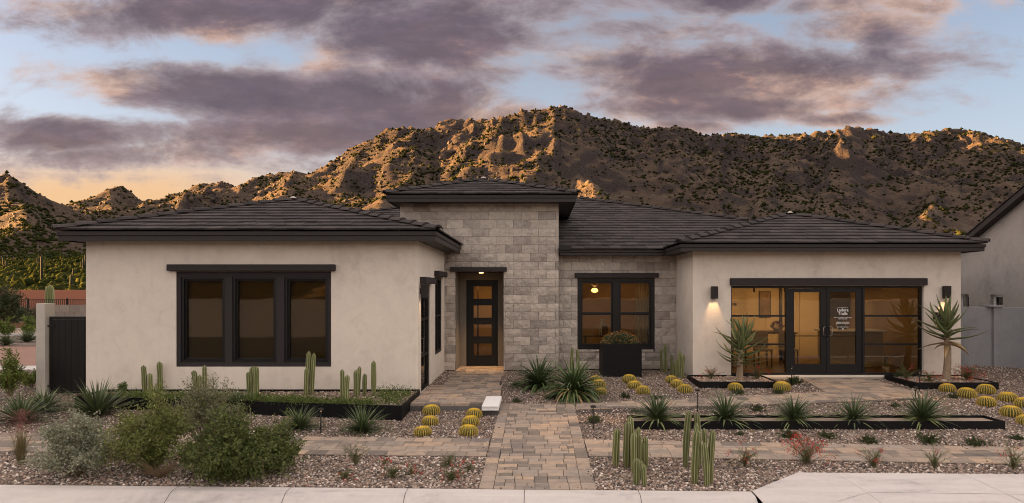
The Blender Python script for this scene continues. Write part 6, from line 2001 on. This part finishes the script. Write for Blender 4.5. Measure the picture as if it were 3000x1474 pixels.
for x in (5.5, 6.2, 6.9):
    chair(x, 17.25, 'cream chair drawn up to the walnut meeting table')
q = B(); q.box(-.04, .04, -.04, .04, 0, 2.28); cl_ = q.build('office_column', M['fixture']); cl_.location = (XP(2287, 18.8), 18.8, OZ); tag(cl_, 'slim black column standing inside the office by the meeting table', 'column')
q = B(); q.box(-.03, .03, -.03, .03, 0, 1.15); q.box(-.13, -.07, -.03, .03, 0, 1.15); dh = q.build('office_pull', M['fixture']); dh.location = (XP(2476, 19.9), OY - .06, .75); tag(dh, 'tall black door pulls on the office back wall', 'handle')
t = thing('reception_desk', 'white-topped reception desk inside the office', 'desk', (8.75, 17.6, OZ))
B().box(-.75, .75, -.35, .35, 0, .95, .02).build('body', M['chair_f'], t); B().box(-.82, .82, -.42, .42, .95, 1.0, .01).build('counter', M['stone_white'], t)
t = thing('tablet', 'tablet propped on the reception desk', 'tablet', (8.45, 17.4, OZ + 1.0), rot=.25)
o = B().box(-.15, .15, -.008, .008, 0, .21, .004).build('body', M['stone_white'], t); o.rotation_euler = (R(-25), 0, 0)
o = B().box(-.135, .135, -.0105, -.0085, .015, .195).build('display', M['screen'], t); o.rotation_euler = (R(-25), 0, 0)
t = thing('television', 'dark wall television on the slatted office panel', 'television', (9.55, OY - .10, 1.75))
B().box(-.45, .45, -.03, 0, -.42, .42, .006).build('casing', M['fixture'], t); B().box(-.43, .43, -.034, -.0305, -.40, .40).build('display', M['screen'], t)
t = thing('potted_cactus', 'small green cactus in a pale pot inside the office glass', 'plant', (XP(2595, 15.95), 15.95, OZ))
q = B(); q.lathe([(.075, 0), (.085, .17), (.07, .17), (.07, .15)], 16); q.build('pot', M['stone_white'], t, True)
link('stem', stem_arrays(.34, .045, 6, 8, 3), t, (0, 0, .13))
t = thing('flower_bowl', 'bowl of flowers on the meeting table inside the office', 'flowers', (6.85, 17.95, OZ + .92))
q = B(); q.lathe([(.05, 0), (.12, .07), (.13, .12), (.11, .12), (.09, .04)], 14); q.build('bowl', M['stone_white'], t, True)
r_ = np.random.default_rng(4); n = 300; v = r_.normal(size=(n, 3)); v[:, 2] = np.abs(v[:, 2]); v /= np.linalg.norm(v, axis=1, keepdims=True)
V_, F_, C_ = leaf_quads(v * .14 + np.array([0, 0, .12]), v, .05, .018, np.array([[.30, .16, .16]]) * r_.uniform(.4, 1.4, (n, 1)), r_); link('blooms', np_mesh('blooms', V_, F_, M['leaf'], C_), t)
# dining room behind the stone wall window
room(TX1 + .1, RX0 - .15, DM + .32, 20.9, .05, 2.75, M['room_wall'], M['plank'])
t = thing('pendant_lamp', 'lit glass globe pendant behind the stone wall window', 'lamp', (XP(1742, 18.6), 18.6, ZP(851, 18.6)))
q = B(); q.lathe([(.005, .07), (.07, .055), (.105, 0), (.07, -.05), (.005, -.065)], 16); q.build('globe', M['bulb_amber'] if 'bulb_amber' in M else emit('amber_globe', (1.0, .55, .16), 1.1), t, True)
q = B(); q.lathe([(.03, .10), (.10, .16), (.13, .22), (.06, .30), (.02, .34)], 16); q.build('upper_globe', M['glass_clear'], t, True)
B().tube([(0, 0, .07), (0, 0, .62)], .006, 6).build('cord', M['fixture'], t)
area_light(t, (0.4, .6, .45), 1.2, 1.2, 1.6)
t = thing('curtain', 'patterned pale curtain inside the stone wall window', 'curtain', (XP(1882, 17.75), 17.72, .08))
q = B(); n = 40
for i in range(n):
    a, c = -.20 + .4 * i / n, -.20 + .4 * (i + 1) / n
    ya, yb_ = .03 * math.sin(i * .9), .03 * math.sin((i + 1) * .9)
    q.poly([(a, ya, 0), (c, yb_, 0), (c, yb_, 2.5), (a, ya, 2.5)])
q.build('drape', M['curtain'], t, True)
table('console_table', 'narrow dark table inside the stone wall window', 1.35, 2.3, 18.0, 18.4, .05, .85, M['wood_dark'])
t = thing('vase', 'tall pale vase on the table inside the stone wall window', 'vase', (XP(1764, 18.2), 18.2, .90))
q = B(); q.lathe([(.06, 0), (.11, .12), (.12, .26), (.06, .38), (.05, .44), (.06, .46)], 16); q.build('body', M['stone_white'], t, True)
q = B(); q.lathe([(.052, .002), (.05, .40)], 12); q.build('inner_wall', M['wood_dark'], t, True)
t = thing('photo_frame', 'white photo frame leaning on the table inside the stone wall window', 'photo frame', (XP(1772, 18.05), 18.08, .90), rot=.2)
q = B(); frame_rect(q, -.11, .11, 0, .30, .018, .018, -.012, .012, 0); q.build('frame', M['stone_white'], t); B().box(-.09, .09, -.004, .004, .02, .28).build('picture', M['art'], t)
t = thing('candle', 'small white candle on the table inside the stone wall window', 'candle', (XP(1755, 18.1), 18.06, .90))
q = B(); q.lathe([(.014, 0), (.014, .10)], 10); q.build('wax', M['stone_white'], t); q = B(); q.lathe([(.002, .10), (.002, .115)], 6); q.build('wick', M['fixture'], t)
# entry hall behind the front door
room(OP[0] - .4, OP[1] + .4, DD + .2, 20.6, .03, 2.7, M['room_wall'], M['plank'])
t = thing('hall_light', 'flush ceiling light in the entry hall', 'lamp', ((OP[0] + OP[1]) / 2, 19.3, 2.62))
q = B(); q.lathe([(.14, 0), (.16, .05), (.05, .07)], 16); q.build('shade', M['stone_white'], t, True)
area_light(t, (0, 0, -.02), .5, .5, 3.0)
q = B(); q.box(-.03, .03, -.02, .02, 0, 2.3); cw = q.build('hall_post', M['wood_dark']); cw.location = (XP(1400, 19.5), 19.5, .03); tag(cw, 'dark upright post in the entry hall seen through the door lites', 'post')

# ------------------------------------------------------------------ right: grey fence wall and neighbour
q = B(); q.box(RX1 + .01, XP(2912, 16.85), 16.85, 17.05, -.1, ZP(899, 16.85), .01)
t = thing('fence_wall', 'smooth grey stucco fence wall between the two houses', 'wall', (11.5, 16.9, 0))
o = q.build('panel', M['stucco_wall'], t); o.location = (-11.5, -16.9, 0)
q = B(); q.box(XP(2924, 16.85), 16.5, 16.80, 17.0, -.1, ZP(901.5, 16.8), .01); o = q.build('panel', M['stucco_wall'], t); o.location = (-11.5, -16.9, 0)
q = B(); q.box(XP(2909, 16.8), XP(2927, 16.8), 16.76, 17.1, -.1, ZP(896, 16.8), .012); o = q.build('pilaster', M['stucco_wall'], t); o.location = (-11.5, -16.9, 0)
q = B(); q.box(XP(2898, 16.75), XP(2937, 16.75), 16.70, 17.14, ZP(899.5, 16.75), ZP(894, 16.75), .006); o = q.build('cap', M['stucco_wall'], t); o.location = (-11.5, -16.9, 0)
NX = 13.2
nb = thing('house', 'grey stucco neighbouring house with a sloping tile roof edge', 'house', (NX, 19, 0))
ya, za = 13.2 * F / 1280, 3.78
def rake(y): return za + (ya - y) * .49
ypk = 12.5
wn = [(19.25, 19.75, 1.45, 2.07), (17.85, 18.35, 1.45, 2.07)]
ys_ = sorted(set([ypk, ya + .4] + [a for w_ in wn for a in w_[:2]]))
zs_ = [-.2, 1.45, 2.07]
q = B()
for a, c in zip(ys_[:-1], ys_[1:]):
    mid = (a + c) / 2
    hole = any(w_[0] < mid < w_[1] for w_ in wn)
    def colq(z0, z1a, z1c):
        q.poly([(0, c - 19, z0), (0, a - 19, z0), (0, a - 19, z1a), (0, c - 19, z1c)])
    if hole:
        colq(-.2, 1.45, 1.45); colq(2.07, rake(a), rake(c))
    else: colq(-.2, rake(a), rake(c))
for (a, c, z0, z1) in wn:
    for yy_ in (a, c): q.poly([(0, yy_ - 19, z0), (.18, yy_ - 19, z0), (.18, yy_ - 19, z1), (0, yy_ - 19, z1)])
    for zz in (z0, z1): q.poly([(0, a - 19, zz), (.18, a - 19, zz), (.18, c - 19, zz), (0, c - 19, zz)])
q.poly([(0, ya + .4 - 19, -.2), (8, ya + .4 - 19, -.2), (8, ya + .4 - 19, rake(ya + .4)), (0, ya + .4 - 19, rake(ya + .4))])
q.poly([(0, ypk - 19, -.2), (8, ypk - 19, -.2), (8, ypk - 19, rake(ypk)), (0, ypk - 19, rake(ypk))])
q.build('wall', M['stucco_grey'], nb)
for (a, c, z0, z1) in wn:
    fb = B(); frame_rect_x(fb, a - 19, c - 19, z0, z1, .07, .07, .10, .16); wo = fb.build('window', M['vinyl'], nb)
    B().box(.13, .136, a - 19 + .06, c - 19 - .06, z0 + .06, z1 - .06).build('pane', M['glass'], wo)
    B().box(.30, .31, a - 19 - .1, c - 19 + .1, z0 - .1, z1 + .1).build('dark_room', M['screen'], wo)
q = B(); ov = -.22
q.poly([(ov, ya + .55 - 19, rake(ya + .55) + .04), (ov, ypk - 19, rake(ypk) + .04), (8, ypk - 19, rake(ypk) + .04), (8, ya + .55 - 19, rake(ya + .55) + .04)])
q.poly([(ov, ya + .55 - 19, rake(ya + .55) - .12), (ov, ypk - 19, rake(ypk) - .12), (ov, ypk - 19, rake(ypk) + .04), (ov, ya + .55 - 19, rake(ya + .55) + .04)])
q.poly([(ov, ya + .55 - 19, rake(ya + .55) - .12), (.05, ya + .55 - 19, rake(ya + .55) - .12), (.05, ypk - 19, rake(ypk) - .12), (ov, ypk - 19, rake(ypk) - .12)])
nr = q.build('roof', M['fascia'], nb)
d_ = Vector((0, -1, .49)).normalized(); up_ = Vector((0, .49, 1)).normalized()
for i in range(19):
    p = Vector((ov - .03, ya + .55 - 19, rake(ya + .55) + .045)) + d_ * (i * .37)
    vs, fs = tile_verts(0, .34, 0, .34, .43); tq = B(); tq.mesh(vs, fs)
    o = link('roof_tile', tq.me('roof_tile', M['tile']), nr)
    o.matrix_local = Matrix.Translation(p) @ Matrix((Vector((1, 0, 0)), d_, up_)).transposed().to_4x4()

# ------------------------------------------------------------------ left: gate, walls, fence and plants beyond
DG = 13.55
t = thing('gate_pillar', 'pale stucco gate pillar beside the black gate', 'pillar', (XP(118, DG), DG + .14, -.08))
q = B(); q.box(-.095, .10, -.14, .15, 0, ZP(889, DG) + .08, .012); q.build('shaft', M['pillar'], t)
q = B(); q.box(-.11, .115, -.155, .165, 0, .03, .004); q.build('footing', M['pillar'], t)
gx0, gx1 = XP(142, DG + .06), LX0 - .02
t = thing('side_gate', 'black metal side gate of upright boards next to the house', 'gate', (gx0, DG + .08, -.05))
gw, gh = gx1 - gx0, ZP(928, DG) + .05
nbd = 7
for i in range(nbd):
    q = B(); q.box(.06 + (gw - .1) * i / nbd + .003, .06 + (gw - .1) * (i + 1) / nbd - .003, .01, .03, .05, gh - .06, .003); q.build('board', M['door'], t)
B().box(0, .055, 0, .05, .0, gh, .004).build('hinge_post', M['door'], t)
B().box(.056, gw, .002, .045, gh - .055, gh, .004).build('top_rail', M['door'], t)
B().box(.056, gw, .002, .045, .02, .048, .003).build('bottom_rail', M['door'], t)
for zz in (.16, gh - .22): B().box(-.03, .12, -.012, .001, zz, zz + .035, .003).build('hinge', M['fixture'], t)
t = thing('block_wall', 'tan concrete block yard wall beyond the black gate', 'wall', (-14.6, 26, 0))
zt_ = ZP(893, 26)
B().box(-5.4, 5.2, .02, .16, -.1, zt_ - .01).build('core', M['mortar'], t)
bh = .30
cache = {}
for j in range(6):
    z1 = zt_ - j * bh
    if z1 < .1: break
    x = -5.4 - (.2 if j % 2 else 0)
    while x < 5.2:
        if x < -3.3:
            if 'b' not in cache: cache['b'] = B().box(0, .392, 0, .03, .004, bh - .004, .003).me('block', M['fence_block'])
            link('block', cache['b'], t, (x, 0, z1 - bh))
        x += .40
B().box(-3.19, 5.2, .0, .03, -.1, zt_).build('plain_run', M['fence_block'], t)
t = thing('low_wall', 'low brown garden wall under the iron picket fence', 'wall', (-24, 37, 0))
B().box(-22, 14, 0, .25, -.05, .34, .01).build('wall_body', M['rust_wall'], t)
t = thing('picket_fence', 'dark iron picket fence on the low brown wall', 'fence', (-24, 37.1, .34))
fh = ZP(877, 37.1) - .34
for zz in (.10, fh - .05): B().box(-22, 14, 0, .03, zz, zz + .04).build('rail', M['fixture'], t)
pm = B().box(-.011, .011, .004, .026, 0, fh).me('picket', M['fixture']); pp_ = B().box(-.03, .03, -.015, .045, 0, fh + .06).me('post', M['fixture'])
x = -10.5
while x < -1.0:
    link('picket', pm, t, (x, 0, 0)); x += .115
x = -10.5
while x < 0:
    link('post', pp_, t, (x + .05, 0, 0)); x += 2.3
t = thing('rust_wall', 'long rust-brown wall in front of the desert slope', 'wall', (-45, 70, 0))
B().box(-60, 25, 0, .4, -.1, ZP(849.5, 70), .02).build('wall_body', M['rust_wall'], t)
def saguaro_me(h, rad, seed): return stem_arrays(h, rad, 13, 12, seed)
t = thing('saguaro', 'stout single-stem saguaro behind the picket fence', 'cactus', (XP(145.5, 42), 42, 0.0)); link('stem', saguaro_me(2.62, .25, 50), t)
rr = random.Random(12)
for i in range(8):
    px = rr.uniform(-10, 250); Y = rr.uniform(85, 260); x = XP(px, Y); z = float(terrain_z(np.array([x]), np.array([Y]))[0])
    t = thing('saguaro', 'slender distant saguaro standing among brush on the desert slope', 'cactus', (x, Y, z - .1), 'saguaros on the desert slope')
    h = rr.uniform(2.6, 5.0)
    q = B(); q.tube([(0, 0, 0), (0, 0, h * .5), (0, 0, h * .95), (0, 0, h)], [.17, .20, .17, .05], 7); q.build('stem', M['sag'] if 'sag' in M else M.setdefault('sag', plain('saguaro_skin', (.016, .017, .009), .95)), t, True)
    if rr.random() < .4:
        s = rr.choice((-1, 1)); q = B(); q.tube([(0, 0, h * .45), (s * .45, 0, h * .48), (s * .5, 0, h * .62), (s * .5, 0, h * .85)], [.10, .12, .12, .06], 6); q.build('arm', M['sag'], t, True)
# desert brush near the slope's foot
r_ = np.random.default_rng(15); nb_ = 2600
Yb = 74 + 280 * r_.uniform(0, 1, nb_) ** 1.25; xb = XP(r_.uniform(-60, 300, nb_), Yb); sb_ = r_.uniform(.45, 1.35, nb_)
rep_ = 5
cx_ = np.repeat(xb, rep_) + r_.normal(0, .5, nb_ * rep_) * np.repeat(sb_, rep_); cy_ = np.repeat(Yb, rep_) + r_.normal(0, .5, nb_ * rep_) * np.repeat(sb_, rep_)
ss_ = np.repeat(sb_, rep_) * r_.uniform(.3, .62, nb_ * rep_)
cz_ = terrain_z(cx_, cy_) + ss_ * .4 + np.abs(r_.normal(0, .35, nb_ * rep_)) * np.repeat(sb_, rep_)
k = np.repeat(r_.uniform(0, 1, (nb_, 1)), rep_, 0)
C = (np.array((.014, .020, .007)) * (1 - k) + np.array((.042, .044, .013)) * k) * np.repeat(r_.uniform(.6, 1.3, (nb_, 1)), rep_, 0) * r_.uniform(.8, 1.2, (nb_ * rep_, 1))
V_, F_, C_ = scatter_blobs(np.stack([cx_, cy_, cz_], -1), ss_, r_.uniform(.7, 1.1, nb_ * rep_), C, .34, 16)
link('desert_brush', np_mesh('desert_brush', V_, F_, M['brush'], C_))['kind'] = 'stuff'
GRN = ((.085, .125, .022), (.17, .21, .045))
def flat(px, py): d = (HC - .012) * F / (py - VY); return (XP(px, d), d, .012)
shrub('green_shrub', 'bright green leafy shrub in the gravel beside the gate pillar', flat(28, 1160), seed=81, rx=.30, ry=.28, h=.86, n_main=22, n_sub=14, n_leaf=14, ll=.050, lw=.013, cols=GRN, open_=.15, up=.6)
shrub('green_shrub', 'smaller green shrub half behind the gate pillar', flat(92, 1136), seed=82, rx=.22, ry=.2, h=.50, n_main=12, n_sub=10, n_leaf=12, ll=.05, lw=.013, cols=GRN, open_=.15, up=.5)
shrub('green_shrub', 'rounded lime-green shrub beyond the dirt road, below the dark tree', flat(14, 984), seed=83, rx=.42, ry=.4, h=.85, n_main=18, n_sub=12, n_leaf=14, ll=.07, lw=.022, cols=GRN, open_=.1, up=.4)
shrub('green_shrub', 'lime-green shrub beyond the dirt road, next to the pillar', flat(88, 984), seed=84, rx=.40, ry=.4, h=.95, n_main=18, n_sub=12, n_leaf=14, ll=.07, lw=.022, cols=GRN, open_=.1, up=.5)
for i, (px, py, L, lb) in enumerate(((18, 1012, .55, 'grey spiky plant on the strip beyond the dirt road, by the lime shrub'), (80, 1003, .62, 'grey spiky plant on the strip beyond the dirt road, near the pillar'))):
    yucca('c', flat(px, py), L, lb, 'spiky plants across the dirt road')
shrub('dark_tree', 'dark leafy desert tree in front of the picket fence', flat(12, 968), 'tree', seed=85, rx=1.0, ry=.8, h=2.3, n_main=30, n_sub=18, n_leaf=16, ll=.12, lw=.03, cols=((.030, .042, .018), (.06, .075, .03)), open_=.3, up=.4, stem_r=.03)
shrub('desert_shrub', 'sprawling dry-green shrub behind the picket fence', (XP(75, 40), 40, .1), seed=86, rx=1.3, ry=.8, h=1.25, n_main=24, n_sub=14, n_leaf=14, ll=.11, lw=.03, cols=((.05, .06, .022), (.10, .10, .04)), open_=.2, up=.3, stem_r=.02)

t = thing('wall_box', 'black utility box on the stucco behind the tall trunked aloe', 'utility box', (XP(2762, DR), DR, ZP(925, DR)))
B().box(-.24, .24, -.07, 0, -.085, .085, .008).build('casing', M['fixture'], t)
for sx_ in (-.15, .17):
    q = B(); q.tube([(sx_ + .045 * math.cos(a_), -.085, .0 + .045 * math.sin(a_)) for a_ in np.linspace(0, 6.283, 17)], .006, 6, False); q.build('ring', M['chrome'], t)
